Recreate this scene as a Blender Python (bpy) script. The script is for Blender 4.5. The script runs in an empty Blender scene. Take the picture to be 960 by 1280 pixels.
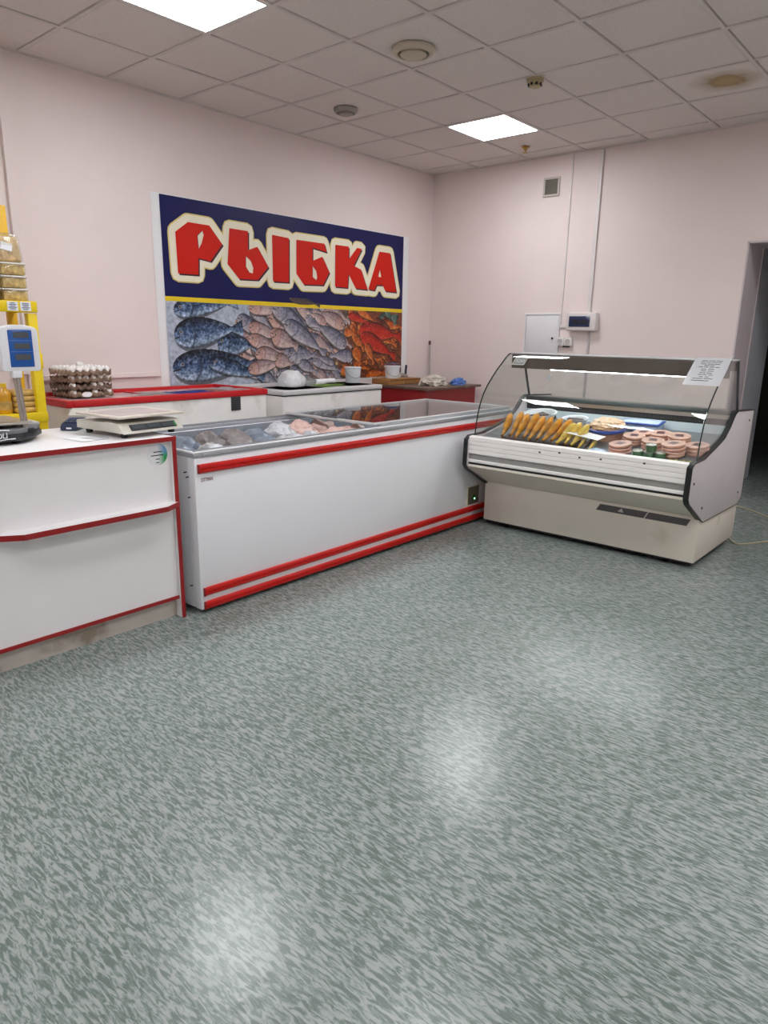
import bpy, bmesh, math, random
import numpy as np
from mathutils import Vector, Matrix, noise

random.seed(7)
SC = bpy.context.scene
COL = SC.collection
PI = math.pi

# ------------------------------------------------------------------ camera
cam_data = bpy.data.cameras.new('camera')
cam = bpy.data.objects.new('camera', cam_data)
COL.objects.link(cam)
RIGHT = Vector((0.75668, 0.65358, 0.01597))
DOWN = Vector((0.17538, -0.17934, -0.96805))
FWD = Vector((-0.62984, 0.73531, -0.25033))
RIGHT.normalize(); FWD.normalize(); UP = RIGHT.cross(FWD); UP.normalize()
FWD = UP.cross(RIGHT)
rot = Matrix((RIGHT, UP, -FWD)).transposed()
cam.matrix_world = Matrix.Translation((5.0924, -6.7068, 1.3975)) @ rot.to_4x4()
cam_data.sensor_fit = 'HORIZONTAL'
cam_data.sensor_width = 36.0
cam_data.lens = 866.35 / 960 * 36.0
cam_data.clip_start = 0.05
SC.camera = cam

# ------------------------------------------------------------------ world and exposure
world = bpy.data.worlds.new('World')
SC.world = world
world.use_nodes = True
world.node_tree.nodes['Background'].inputs[0].default_value = (0.8, 0.85, 0.9, 1)
world.node_tree.nodes['Background'].inputs[1].default_value = 0.05
SC.view_settings.view_transform = 'Standard'
SC.view_settings.look = 'None'
SC.view_settings.gamma = 1.0
SC.view_settings.use_curve_mapping = False
SC.view_settings.exposure = 0.92
CEILING_PANEL_POWER = 15.0      # emission strength of the ceiling light diffusers
CASE_TUBE_POWER = 16.0          # emission strength of the lamp inside the display case

# ------------------------------------------------------------------ helpers
def s2l(c):
    r = []
    for v in c[:3]:
        v = v / 255.0
        r.append(v / 12.92 if v <= 0.04045 else ((v + 0.055) / 1.055) ** 2.4)
    return (r[0], r[1], r[2], 1.0)

MATS = {}
def mat(name, rgb, rough=0.5, metal=0.0, var=0.06, scale=8.0, bump=0.0, bscale=60.0, spec=0.5, emit=0.0, coat=0.0, dirt=None, stretch=None, trans=0.0):
    """procedural material: base colour with a faint noise variation, optional bump and dirt blotches"""
    if name in MATS:
        return MATS[name]
    m = bpy.data.materials.new(name)
    m.use_nodes = True
    nt = m.node_tree; n = nt.nodes; l = nt.links
    b = n['Principled BSDF']
    b.inputs['Roughness'].default_value = rough
    b.inputs['Metallic'].default_value = metal
    b.inputs['Specular IOR Level'].default_value = spec
    b.inputs['Coat Weight'].default_value = coat
    if trans:
        b.inputs['Transmission Weight'].default_value = trans
    c = s2l(rgb)
    tc = n.new('ShaderNodeTexCoord')
    mp = n.new('ShaderNodeMapping'); l.new(tc.outputs['Object'], mp.inputs[0])
    if stretch: mp.inputs['Scale'].default_value = stretch
    nz = n.new('ShaderNodeTexNoise'); nz.inputs['Scale'].default_value = scale; nz.inputs['Detail'].default_value = 5
    l.new(mp.outputs[0], nz.inputs['Vector'])
    rp = n.new('ShaderNodeValToRGB')
    rp.color_ramp.elements[0].position = 0.3; rp.color_ramp.elements[1].position = 0.7
    rp.color_ramp.elements[0].color = tuple(max(0, v * (1 - var)) for v in c[:3]) + (1,)
    rp.color_ramp.elements[1].color = tuple(min(1, v * (1 + var)) for v in c[:3]) + (1,)
    l.new(nz.outputs['Fac'], rp.inputs[0])
    out = rp.outputs[0]
    if dirt:
        dz = n.new('ShaderNodeTexNoise'); dz.inputs['Scale'].default_value = dirt[1]; dz.inputs['Detail'].default_value = 8
        l.new(tc.outputs['Object'], dz.inputs['Vector'])
        dr = n.new('ShaderNodeValToRGB'); dr.color_ramp.elements[0].position = dirt[2]; dr.color_ramp.elements[1].position = dirt[2] + 0.15
        l.new(dz.outputs['Fac'], dr.inputs[0])
        mx = n.new('ShaderNodeMixRGB'); l.new(dr.outputs[0], mx.inputs[0]); l.new(out, mx.inputs[1]); mx.inputs[2].default_value = s2l(dirt[0])
        out = mx.outputs[0]
    l.new(out, b.inputs['Base Color'])
    if bump:
        bz = n.new('ShaderNodeTexNoise'); bz.inputs['Scale'].default_value = bscale; bz.inputs['Detail'].default_value = 4
        l.new(mp.outputs[0], bz.inputs['Vector'])
        bp = n.new('ShaderNodeBump'); bp.inputs['Strength'].default_value = bump; bp.inputs['Distance'].default_value = 0.01
        l.new(bz.outputs['Fac'], bp.inputs['Height']); l.new(bp.outputs[0], b.inputs['Normal'])
    if emit:
        b.inputs['Emission Color'].default_value = c
        b.inputs['Emission Strength'].default_value = emit
    MATS[name] = m
    return m

def glass(name, tint=(240, 248, 246), opacity=0.0, ior=1.5, rough=0.02, film=(220, 225, 225)):
    """clear pane: transparent with fresnel reflection, optional faint milky film"""
    if name in MATS:
        return MATS[name]
    m = bpy.data.materials.new(name); m.use_nodes = True
    nt = m.node_tree; n = nt.nodes; l = nt.links
    n.remove(n['Principled BSDF'])
    o = n['Material Output']
    tr = n.new('ShaderNodeBsdfTransparent'); tr.inputs[0].default_value = s2l(tint)
    gl = n.new('ShaderNodeBsdfGlossy'); gl.inputs['Roughness'].default_value = rough
    fr = n.new('ShaderNodeFresnel')
    ge = n.new('ShaderNodeNewGeometry'); mi = n.new('ShaderNodeMapRange')       # same reflectance on both faces of a thin pane
    mi.inputs[3].default_value = ior; mi.inputs[4].default_value = 1.0 / ior
    l.new(ge.outputs['Backfacing'], mi.inputs[0]); l.new(mi.outputs[0], fr.inputs['IOR'])
    df = n.new('ShaderNodeBsdfDiffuse'); df.inputs[0].default_value = s2l(film)
    m1 = n.new('ShaderNodeMixShader'); m1.inputs[0].default_value = opacity
    l.new(tr.outputs[0], m1.inputs[1]); l.new(df.outputs[0], m1.inputs[2])
    m2 = n.new('ShaderNodeMixShader')
    l.new(fr.outputs[0], m2.inputs[0]); l.new(m1.outputs[0], m2.inputs[1]); l.new(gl.outputs[0], m2.inputs[2])
    l.new(m2.outputs[0], o.inputs['Surface'])
    MATS[name] = m
    return m

def emitter(name, rgb, strength):
    m = bpy.data.materials.new(name); m.use_nodes = True
    n = m.node_tree.nodes; n.remove(n['Principled BSDF'])
    e = n.new('ShaderNodeEmission'); e.inputs[0].default_value = s2l(rgb); e.inputs[1].default_value = strength
    m.node_tree.links.new(e.outputs[0], n['Material Output'].inputs[0])
    MATS[name] = m
    return m

def origin_of(o):
    v = Vector((0, 0, 0))
    while o is not None:
        v += o.location; o = o.parent
    return v

class MB:
    """collects shapes in a bmesh and links them as ONE mesh object"""
    def __init__(self):
        self.bm = bmesh.new()
    def box(self, x0, x1, y0, y1, z0, z1, bev=0.0, seg=2, rot=None):
        bm = self.bm
        mt = Matrix.Translation(((x0 + x1) / 2, (y0 + y1) / 2, (z0 + z1) / 2)) 
        if rot is not None: mt = mt @ rot.to_4x4()
        mt = mt @ Matrix.Diagonal((abs(x1 - x0), abs(y1 - y0), abs(z1 - z0), 1))
        r = bmesh.ops.create_cube(bm, size=1, matrix=mt)
        if bev:
            es = list({e for v in r['verts'] for e in v.link_edges})
            bmesh.ops.bevel(bm, geom=es, offset=bev, segments=seg, affect='EDGES', profile=0.5)
        return self
    def prism(self, pts, axis, a0, a1, bev=0.0):
        """polygon pts in the plane of the two other axes (cyclic order x,y,z without axis), extruded from a0 to a1"""
        bm = self.bm
        def P(p, a):
            if axis == 'x': return (a, p[0], p[1])
            if axis == 'y': return (p[0], a, p[1])
            return (p[0], p[1], a)
        va = [bm.verts.new(P(p, a0)) for p in pts]
        vb = [bm.verts.new(P(p, a1)) for p in pts]
        k = len(pts)
        fs = [bm.faces.new(va), bm.faces.new(vb)]
        for i in range(k):
            fs.append(bm.faces.new((va[i], va[(i + 1) % k], vb[(i + 1) % k], vb[i])))
        bmesh.ops.recalc_face_normals(bm, faces=fs)
        if bev:
            es = list({e for f in fs[:2] for e in f.edges})
            bmesh.ops.bevel(bm, geom=es, offset=bev, segments=2, affect='EDGES', profile=0.5)
        return self
    def ring(self, x0, x1, y0, y1, z0, z1, w, bev=0.0):
        """rectangular picture-frame ring lying flat"""
        self.box(x0, x1, y0, y0 + w, z0, z1, bev); self.box(x0, x1, y1 - w, y1, z0, z1, bev)
        self.box(x0, x0 + w, y0 + w, y1 - w, z0, z1, bev); self.box(x1 - w, x1, y0 + w, y1 - w, z0, z1, bev)
        return self
    def tube(self, pts, r, seg=10, closed=False, r2=None):
        bm = self.bm
        pts = [Vector(p) for p in pts]; rings = []
        n = len(pts)
        prev = None
        for i, p in enumerate(pts):
            a = pts[max(i - 1, 0)]; b = pts[min(i + 1, n - 1)]
            if closed: a = pts[i - 1]; b = pts[(i + 1) % n]
            t = (b - a).normalized()
            up = Vector((0, 0, 1)) if abs(t.z) < 0.9 else Vector((1, 0, 0))
            if prev is None: u = t.cross(up).normalized()
            else: u = (prev - t * prev.dot(t)).normalized()
            prev = u
            w = t.cross(u)
            rr = r if r2 is None else r + (r2 - r) * i / (n - 1)
            rings.append([bm.verts.new(p + (u * math.cos(2 * PI * k / seg) + w * math.sin(2 * PI * k / seg)) * rr) for k in range(seg)])
        m = n if closed else n - 1
        for i in range(m):
            A = rings[i]; B = rings[(i + 1) % n]
            for k in range(seg):
                bm.faces.new((A[k], A[(k + 1) % seg], B[(k + 1) % seg], B[k]))
        if not closed:
            bm.faces.new(rings[0][::-1]); bm.faces.new(rings[-1])
        return self
    def lathe(self, prof, c=(0, 0, 0), seg=24, sx=1.0, sy=1.0, cap=True):
        bm = self.bm; rings = []
        for r, z in prof:
            rings.append([bm.verts.new((c[0] + sx * r * math.cos(2 * PI * k / seg), c[1] + sy * r * math.sin(2 * PI * k / seg), c[2] + z)) for k in range(seg)])
        for A, B in zip(rings, rings[1:]):
            for k in range(seg):
                bm.faces.new((A[k], A[(k + 1) % seg], B[(k + 1) % seg], B[k]))
        if cap:
            if prof[0][0] > 1e-5: bm.faces.new(rings[0][::-1])
            if prof[-1][0] > 1e-5: bm.faces.new(rings[-1])
        return self
    def lump(self, c, s, amp=0.25, freq=3.0, seed=0.0, sub=3, flat=True):
        """crumpled lump (bags, cloths, food pieces): an icosphere pushed about by noise, flat underneath"""
        r = bmesh.ops.create_icosphere(self.bm, subdivisions=sub, radius=1)
        for v in r['verts']:
            d = v.co.copy()
            k = 1 + amp * noise.noise(d * freq + Vector((seed, seed * 1.7, -seed))) + amp * 0.5 * noise.noise(d * freq * 2.7 + Vector((seed, 3, 1)))
            q = d * k
            z = max(q.z, -0.35) if flat else q.z
            v.co = Vector((c[0] + q.x * s[0], c[1] + q.y * s[1], c[2] + (z + (0.35 if flat else 0)) * s[2]))
        return self
    def build(self, name, m, parent=None, world=False, smooth=True, angle=40, kind=None, label=None):
        bm = self.bm
        if parent is not None and world:
            bmesh.ops.translate(bm, verts=bm.verts, vec=-origin_of(parent))
        bmesh.ops.recalc_face_normals(bm, faces=bm.faces)
        me = bpy.data.meshes.new(name)
        bm.to_mesh(me); bm.free()
        if smooth:
            me.shade_smooth()
            me.set_sharp_from_angle(angle=math.radians(angle))
        me.materials.append(m)
        o = bpy.data.objects.new(name, me)
        COL.objects.link(o)
        if parent is not None: o.parent = parent
        if kind: o['kind'] = kind
        if label: o['label'] = label
        return o

def thing(name, label, cat, loc=(0, 0, 0), rot=(0, 0, 0), group=None):
    o = bpy.data.objects.new(name, None)
    o.empty_display_size = 0.05
    COL.objects.link(o)
    o.location = loc; o.rotation_euler = rot
    o['label'] = label; o['category'] = cat
    if group: o['group'] = group
    return o

def tag(o, label, cat, group=None, kind=None):
    o['label'] = label; o['category'] = cat
    if group: o['group'] = group
    if kind: o['kind'] = kind
    return o

def struct(name, mb, m, parent=None, world=False, smooth=False):
    o = mb.build(name, m, parent, world=world, smooth=smooth)
    if parent is None: o['kind'] = 'structure'
    return o

def dup(root, loc, rot=None, label=None, group=None):
    r = root.copy(); COL.objects.link(r); r.location = loc
    if rot is not None: r.rotation_euler = rot
    if label: r['label'] = label
    if group: r['group'] = group
    for ch in list(root.children):
        c = ch.copy(); COL.objects.link(c); c.parent = r
        for g in list(ch.children):
            d = g.copy(); COL.objects.link(d); d.parent = c
    return r

def text_part(name, body, size, m, parent, loc, rot, extrude=0.0006, sx=1.0, shear=0.0, align='CENTER', offset=0.0):
    """lettering as a thin mesh"""
    cu = bpy.data.curves.new('lettering', 'FONT')
    cu.body = body; cu.size = size; cu.extrude = extrude; cu.align_x = align; cu.align_y = 'CENTER'; cu.shear = shear; cu.offset = offset
    t = bpy.data.objects.new('lettering_source', cu)
    COL.objects.link(t)
    bpy.context.view_layer.update()
    dg = bpy.context.evaluated_depsgraph_get()
    me = bpy.data.meshes.new_from_object(t.evaluated_get(dg))
    bpy.data.objects.remove(t)
    me.name = name
    me.materials.clear(); me.materials.append(m)
    o = bpy.data.objects.new(name, me); COL.objects.link(o)
    o.parent = parent
    o.location = loc; o.rotation_euler = rot; o.scale = (sx, 1, 1)
    return o

# ------------------------------------------------------------------ setting materials
def floor_material():
    m = bpy.data.materials.new('flecked_green_linoleum'); m.use_nodes = True
    nt = m.node_tree; n = nt.nodes; l = nt.links; b = n['Principled BSDF']
    tc = n.new('ShaderNodeTexCoord')
    mp = n.new('ShaderNodeMapping'); mp.inputs['Scale'].default_value = (24, 104, 1); mp.inputs['Rotation'].default_value = (0, 0, math.radians(-4))
    l.new(tc.outputs['Object'], mp.inputs[0])
    nz = n.new('ShaderNodeTexNoise'); nz.inputs['Scale'].default_value = 1.0; nz.inputs['Detail'].default_value = 5; nz.inputs['Roughness'].default_value = 0.6; nz.inputs['Distortion'].default_value = 0.8
    l.new(mp.outputs[0], nz.inputs['Vector'])
    rp = n.new('ShaderNodeValToRGB'); e = rp.color_ramp.elements
    e[0].position = 0.42; e[0].color = s2l((106, 117, 112))
    e[1].position = 0.58; e[1].color = s2l((160, 165, 162))
    k = e.new(0.49); k.color = s2l((127, 138, 133))
    k = e.new(0.53); k.color = s2l((147, 154, 151))
    l.new(nz.outputs['Fac'], rp.inputs[0])
    # broad wear
    wz = n.new('ShaderNodeTexNoise'); wz.inputs['Scale'].default_value = 1.6; wz.inputs['Detail'].default_value = 6
    l.new(tc.outputs['Object'], wz.inputs['Vector'])
    wr = n.new('ShaderNodeValToRGB'); wr.color_ramp.elements[0].position = 0.35; wr.color_ramp.elements[0].color = (0.86, 0.88, 0.86, 1); wr.color_ramp.elements[1].position = 0.7; wr.color_ramp.elements[1].color = (1, 1, 1, 1)
    l.new(wz.outputs['Fac'], wr.inputs[0])
    mx = n.new('ShaderNodeMixRGB'); mx.blend_type = 'MULTIPLY'; mx.inputs[0].default_value = 1
    l.new(rp.outputs[0], mx.inputs[1]); l.new(wr.outputs[0], mx.inputs[2])
    l.new(mx.outputs[0], b.inputs['Base Color'])
    rr = n.new('ShaderNodeMapRange'); rr.inputs[3].default_value = 0.20; rr.inputs[4].default_value = 0.28
    l.new(wz.outputs['Fac'], rr.inputs[0]); l.new(rr.outputs[0], b.inputs['Roughness'])
    b.inputs['Specular IOR Level'].default_value = 0.42
    bz = n.new('ShaderNodeTexNoise'); bz.inputs['Scale'].default_value = 25; bz.inputs['Detail'].default_value = 3
    l.new(tc.outputs['Object'], bz.inputs['Vector'])
    bp = n.new('ShaderNodeBump'); bp.inputs['Strength'].default_value = 0.06; bp.inputs['Distance'].default_value = 0.02
    l.new(bz.outputs['Fac'], bp.inputs['Height']); l.new(bp.outputs[0], b.inputs['Normal'])
    return m

M_floor = floor_material()
M_wall = mat('pink_painted_wall', (232, 217, 213), rough=0.75, var=0.015, scale=3, bump=0.12, bscale=140)
M_reveal = mat('grey_pink_reveal_paint', (205, 192, 194), rough=0.7, var=0.02, bump=0.1, bscale=120)
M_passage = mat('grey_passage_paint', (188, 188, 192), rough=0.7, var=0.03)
M_dark_room = mat('dim_back_room_paint', (96, 92, 86), rough=0.9)  # dark wall colour stands in for the missing light in there
M_tile = mat('mineral_fibre_ceiling_tile', (230, 220, 215), rough=0.95, var=0.035, scale=55, bump=0.5, bscale=170)
M_tile_stained = mat('stained_ceiling_tile', (230, 220, 215), rough=0.95, var=0.035, scale=55, bump=0.5, bscale=170, dirt=((170, 148, 112), 3.2, 0.5))
M_gridbar = mat('ceiling_grid_bar', (218, 209, 205), rough=0.6, var=0.08, scale=4)
M_plenum = mat('dark_plenum', (60, 57, 55), rough=0.9)
M_trunk = mat('white_cable_trunking', (222, 214, 212), rough=0.5)
M_trunk_grey = mat('grey_shaded_trunking', (190, 184, 184), rough=0.5)  # grey plastic of the conduit and the socket faces

W_R, W_F, H = 7.792, -9.248, 3.1
DX0, DX1, DZ = 3.337, 4.40, 2.19
floor = struct('floor', MB().box(-0.15, W_R + 0.15, W_F - 0.15, 4.2, -0.1, 0), M_floor)
struct('wall_left', MB().box(-0.15, 0, W_F, 0.47, 0, 3.3), M_wall)
wb = MB()
wb.box(0, DX0, 0, 0.47, 0, 3.3).box(DX1, W_R, 0, 0.47, 0, 3.3).box(DX0, DX1, 0, 0.47, DZ, 3.3)
struct('wall_back', wb, M_wall)
struct('wall_right', MB().box(W_R, W_R + 0.15, W_F, 0.47, 0, 3.3), M_wall)
struct('wall_front', MB().box(-0.15, W_R + 0.15, W_F - 0.15, W_F, 0, 3.3), M_wall)
# doorway lining and the passage beyond it
dl = MB().box(DX0 - 0.001, DX0 + 0.012, 0.004, 0.46, 0, DZ).box(DX0, DX1, 0.004, 0.46, DZ - 0.012, DZ + 0.001).box(DX1 - 0.012, DX1 + 0.001, 0.004, 0.46, 0, DZ)
struct('trim_doorway', dl, M_reveal)
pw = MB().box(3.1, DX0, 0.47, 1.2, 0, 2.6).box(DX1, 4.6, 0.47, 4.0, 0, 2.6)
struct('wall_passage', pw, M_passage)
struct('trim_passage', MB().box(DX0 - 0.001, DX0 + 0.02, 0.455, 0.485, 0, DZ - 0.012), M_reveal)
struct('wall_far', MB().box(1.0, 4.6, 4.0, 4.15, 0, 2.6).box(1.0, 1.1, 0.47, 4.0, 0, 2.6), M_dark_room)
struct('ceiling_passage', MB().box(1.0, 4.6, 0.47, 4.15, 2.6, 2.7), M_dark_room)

# ---- suspended ceiling: slab above, grid bars and tiles as children
ceiling = struct('ceiling', MB().box(-0.15, W_R + 0.15, W_F - 0.15, 0.47, 3.2, 3.3), M_plenum)
XE = [0.0] + [0.592 + 0.6 * i for i in range(13)]
YE = [0.0] + [-(0.248 + 0.6 * i) for i in range(16)]
LIGHTS = [(2, 2), (2, 7), (2, 12), (5, 7), (5, 12), (8, 2), (8, 7), (8, 12), (11, 7)]      # cells (column, row) of light panels; the farthest columns are unseen, added for brightness
BW = 0.012
for i, x in enumerate(XE[1:-1]):
    MB().box(x - BW, x + BW, W_F, 0, 3.100, 3.118).build('grid_bar', M_gridbar, ceiling, smooth=False)
for j, y in enumerate(YE[1:-1]):
    b = MB()
    for x0, x1 in zip(XE[:-1], XE[1:]):
        b.box(x0 + BW, x1 - BW, y - BW, y + BW, 3.1005, 3.118)
    b.build('grid_bar', M_gridbar, ceiling, smooth=False)
MB().box(0, 0.022, W_F, 0, 3.096, 3.118).build('edge_angle', M_gridbar, ceiling, smooth=False)
MB().box(0.022, W_R, -0.022, 0, 3.096, 3.118).build('edge_angle', M_gridbar, ceiling, smooth=False)

def tile_mesh(w, d):
    b = MB(); b.box(-w / 2, w / 2, -d / 2, d / 2, 0, 0.016)
    bm = b.bm
    es = [e for e in bm.edges if all(v.co.z < 0.001 for v in e.verts)]
    bmesh.ops.bevel(bm, geom=es, offset=0.005, segments=1, affect='EDGES')
    me = bpy.data.meshes.new('ceiling_tile'); bm.to_mesh(me); bm.free(); me.materials.append(M_tile)
    return me
tcache = {}
rest = MB()
for c in range(13):
    for r in range(16):
        if (c, r) in LIGHTS: continue
        x0, x1, y1, y0 = XE[c], XE[c + 1], YE[r], YE[r + 1]
        w = x1 - x0 - 2 * BW - 0.006; d = y1 - y0 - 2 * BW - 0.006
        cx, cy = (x0 + x1) / 2, (y0 + y1) / 2
        if x0 > 5.0 or y1 < -6.0:
            rest.box(cx - w / 2, cx + w / 2, cy - d / 2, cy + d / 2, 3.106, 3.122); continue
        key = (round(w, 3), round(d, 3))
        if key not in tcache: tcache[key] = tile_mesh(w, d)
        o = bpy.data.objects.new('ceiling_tile', tcache[key]); COL.objects.link(o); o.parent = ceiling
        o.location = (cx, cy, 3.106 + random.uniform(-0.0015, 0.002))
        o.rotation_euler = (random.uniform(-.003, .003), random.uniform(-.003, .003), 0)
o = rest.build('ceiling_tile_field', M_tile, ceiling, smooth=False, kind='stuff')

# water stain on one tile (the tile near the doorway): a stained copy of the tile
for o in list(ceiling.children):
    if o.name.startswith('ceiling_tile') and abs(o.location.x - 3.292) < 0.1 and abs(o.location.y + 1.148) < 0.1:
        o.data = o.data.copy(); o.data.materials.clear()
        ms = bpy.data.materials.new('water_stained_tile'); ms.use_nodes = True
        nt = ms.node_tree; n = nt.nodes; l = nt.links; b = n['Principled BSDF']; b.inputs['Roughness'].default_value = 0.95
        tc = n.new('ShaderNodeTexCoord'); mp = n.new('ShaderNodeMapping'); mp.inputs['Location'].default_value = (-0.07, 0.0, 0)
        l.new(tc.outputs['Object'], mp.inputs[0])
        nz = n.new('ShaderNodeTexNoise'); nz.inputs['Scale'].default_value = 9; l.new(tc.outputs['Object'], nz.inputs['Vector'])
        ln = n.new('ShaderNodeVectorMath'); ln.operation = 'LENGTH'; l.new(mp.outputs[0], ln.inputs[0])
        ad = n.new('ShaderNodeMath'); ad.operation = 'MULTIPLY_ADD'; ad.inputs[1].default_value = 0.10; l.new(nz.outputs['Fac'], ad.inputs[0]); l.new(ln.outputs['Value'], ad.inputs[2])
        rp = n.new('ShaderNodeValToRGB'); e = rp.color_ramp.elements
        e[0].position = 0.10; e[0].color = s2l((183, 158, 118)); e[1].position = 0.30; e[1].color = s2l((230, 220, 215))
        k = e.new(0.16); k.color = s2l((172, 146, 108)); k = e.new(0.19); k.color = s2l((198, 184, 168))
        l.new(ad.outputs[0], rp.inputs[0]); l.new(rp.outputs[0], b.inputs['Base Color'])
        o.data.materials.append(ms); o['label'] = 'brown water stain on the tile'

# ---- ceiling light panels
M_diffuser = emitter('light_diffuser', (248, 251, 255), CEILING_PANEL_POWER)
M_lframe = mat('white_light_frame', (225, 222, 220), rough=0.4)
LL = {(2, 2): 'square white ceiling light panel near the far corner, above the freezers',
      (2, 7): 'square white ceiling light panel cut by the upper picture edge',
      (2, 12): 'square ceiling light panel behind the camera near the banner wall',
      (5, 7): 'square ceiling light panel above the picture, mirrored in the case glass',
      (5, 12): 'square ceiling light panel behind the camera, second from the banner wall',
      (8, 2): 'square ceiling light panel outside the frame near the doorway wall',
      (8, 7): 'square ceiling light panel outside the frame beside the camera',
      (8, 12): 'square ceiling light panel behind the camera, third from the banner wall',
      (11, 7): 'square ceiling light panel outside the frame, farthest from the banner wall'}
for c, r in LIGHTS:
    cx, cy = (XE[c] + XE[c + 1]) / 2, (YE[r] + YE[r + 1]) / 2
    t = thing('ceiling_light', LL[(c, r)], 'light', (cx, cy, 3.10), group='ceiling light panels')
    MB().ring(-0.286, 0.286, -0.286, 0.286, 0.001, 0.02, 0.012).build('frame', M_lframe, t, smooth=False)
    MB().box(-0.273, 0.273, -0.273, 0.273, 0.004, 0.012).build('diffuser', M_diffuser, t, smooth=False)

# ---- ceiling fittings
M_vent_cream = mat('cream_vent_plastic', (196, 184, 162), rough=0.5)
M_vent_grey = mat('grey_vent_metal', (150, 146, 138), rough=0.4, metal=0.3)
M_beige = mat('aged_beige_plastic', (176, 160, 122), rough=0.5)
M_black = mat('black_plastic', (18, 18, 19), rough=0.45, var=0.1)
def disc_vent(loc, R, label, m):
    t = thing('ceiling_vent', label, 'vent', loc)
    MB().lathe([(R, 0), (R, -0.012), (R * 0.88, -0.028), (R * 0.74, -0.03), (R * 0.70, -0.012), (R * 0.70, 0)], seg=40, cap=False).build('collar', m, t)
    MB().lathe([(0.001, -0.045), (R * 0.5, -0.043), (R * 0.6, -0.034), (R * 0.6, -0.02), (0.001, -0.018)], seg=36, cap=False).build('valve_disc', m, t)
    MB().lathe([(R * 0.7, -0.004), (0.001, -0.003)], seg=24, cap=False).build('throat', M_black, t)
    return t
disc_vent((2.026, -2.917, 3.1), 0.135, 'large round cream ceiling vent in the middle of a tile', M_vent_cream)
disc_vent((0.861, -2.313, 3.1), 0.095, 'small round grey ceiling vent with sooty tile around it', M_vent_grey)
t = thing('smoke_detector', 'round beige smoke detector on the ceiling between light and camera', 'smoke detector', (2.362, -2.0, 3.1))
MB().lathe([(0.058, 0), (0.058, -0.018), (0.048, -0.02)], seg=28).build('base', M_beige, t)
MB().lathe([(0.046, -0.02), (0.046, -0.028), (0.036, -0.052), (0.001, -0.055)], seg=28).build('cap', M_beige, t)
sl = MB()
for k in range(8):
    a = k * PI / 4
    sl.box(0.040 * math.cos(a) - 0.008, 0.040 * math.cos(a) + 0.008, 0.040 * math.sin(a) - 0.008, 0.040 * math.sin(a) + 0.008, -0.045, -0.03)
sl.build('sensor_slot', M_black, t, smooth=False)
t = thing('sprinkler', 'small brass sprinkler head on the ceiling near the back wall', 'sprinkler', (1.417, -0.468, 3.1))
M_brass = mat('brass', (178, 140, 70), rough=0.35, metal=0.8)
MB().lathe([(0.036, 0), (0.036, -0.006), (0.02, -0.012), (0.014, -0.03), (0.001, -0.032)], seg=20).build('base', M_brass, t)
MB().lathe([(0.006, -0.03), (0.006, -0.045), (0.026, -0.047), (0.026, -0.05), (0.001, -0.05)], seg=16).build('deflector', M_brass, t)

# ---- wall runs
def wall_run(name, label, cat, mb, m, **k):
    o = mb.build(name, m, None, smooth=False); return tag(o, label, cat, **k)
wall_run('cable_trunking', 'wide white vertical cable trunking above the blue breaker box', 'trunking', MB().box(1.955, 1.99, -0.022, 0, 1.62, 3.09, 0.002), M_trunk)
wall_run('cable_trunking', 'thin white vertical cable trunking between vent grille and breaker box', 'trunking', MB().box(1.668, 1.684, -0.014, 0, 1.475, 3.09, 0.002).box(1.684, 1.78, -0.014, 0, 1.475, 1.50, 0.002), M_trunk)
wall_run('cable_conduit', 'short vertical grey conduit below the blue breaker box', 'conduit', MB().box(1.985, 2.002, -0.018, 0, 0.02, 1.446, 0.002), M_trunk_grey)
wall_run('cable_trunking', 'vertical trunking on the pink wall behind the yellow rack', 'trunking', MB().box(0, 0.03, -4.61, -4.55, 0.02, 3.09, 0.003), M_wall)
wall_run('cable_trunking', 'low horizontal trunking on the pink wall behind the egg trays', 'trunking', MB().box(0, 0.025, -4.53, -3.585, 1.03, 1.065, 0.003), M_wall)
t = thing('wall_socket', 'white wall socket beside the yellow rack post', 'socket', (0, -4.66, 1.11))
MB().box(0, 0.03, -0.045, 0.045, -0.045, 0.045, 0.006).build('plate', M_trunk, t)
MB().lathe([(0.022, 0), (0.02, 0.003), (0.001, 0.003)], seg=18).build('insert', M_trunk_grey, t)
t.children[-1].rotation_euler = (0, PI / 2, 0); t.children[-1].location = (0.03, 0, 0)

# vent grille on the back wall
t = thing('vent_grille', 'small square grey vent grille high on the back wall', 'vent', (1.467, 0, 2.82))
M_grfr = mat('beige_vent_frame', (196, 186, 178), rough=0.5)
M_grin = mat('grey_green_vent_core', (128, 124, 112), rough=0.6)
fr = MB()
fr.box(-0.088, 0.088, -0.018, 0, 0.068, 0.088, 0.003).box(-0.088, 0.088, -0.018, 0, -0.088, -0.068, 0.003).box(-0.088, -0.068, -0.018, 0, -0.068, 0.068, 0.003).box(0.068, 0.088, -0.018, 0, -0.068, 0.068, 0.003)
fr.build('frame', M_grfr, t)
MB().box(-0.068, 0.068, -0.004, 0, -0.068, 0.068).build('backing', M_grin, t, smooth=False)
for k in range(9):
    z = -0.06 + k * 0.015
    MB().box(-0.068, 0.068, -0.013, -0.005, z - 0.002, z + 0.002, rot=Matrix.Rotation(0.5, 3, 'X')).build('slat', M_grin, t, smooth=False)

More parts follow.
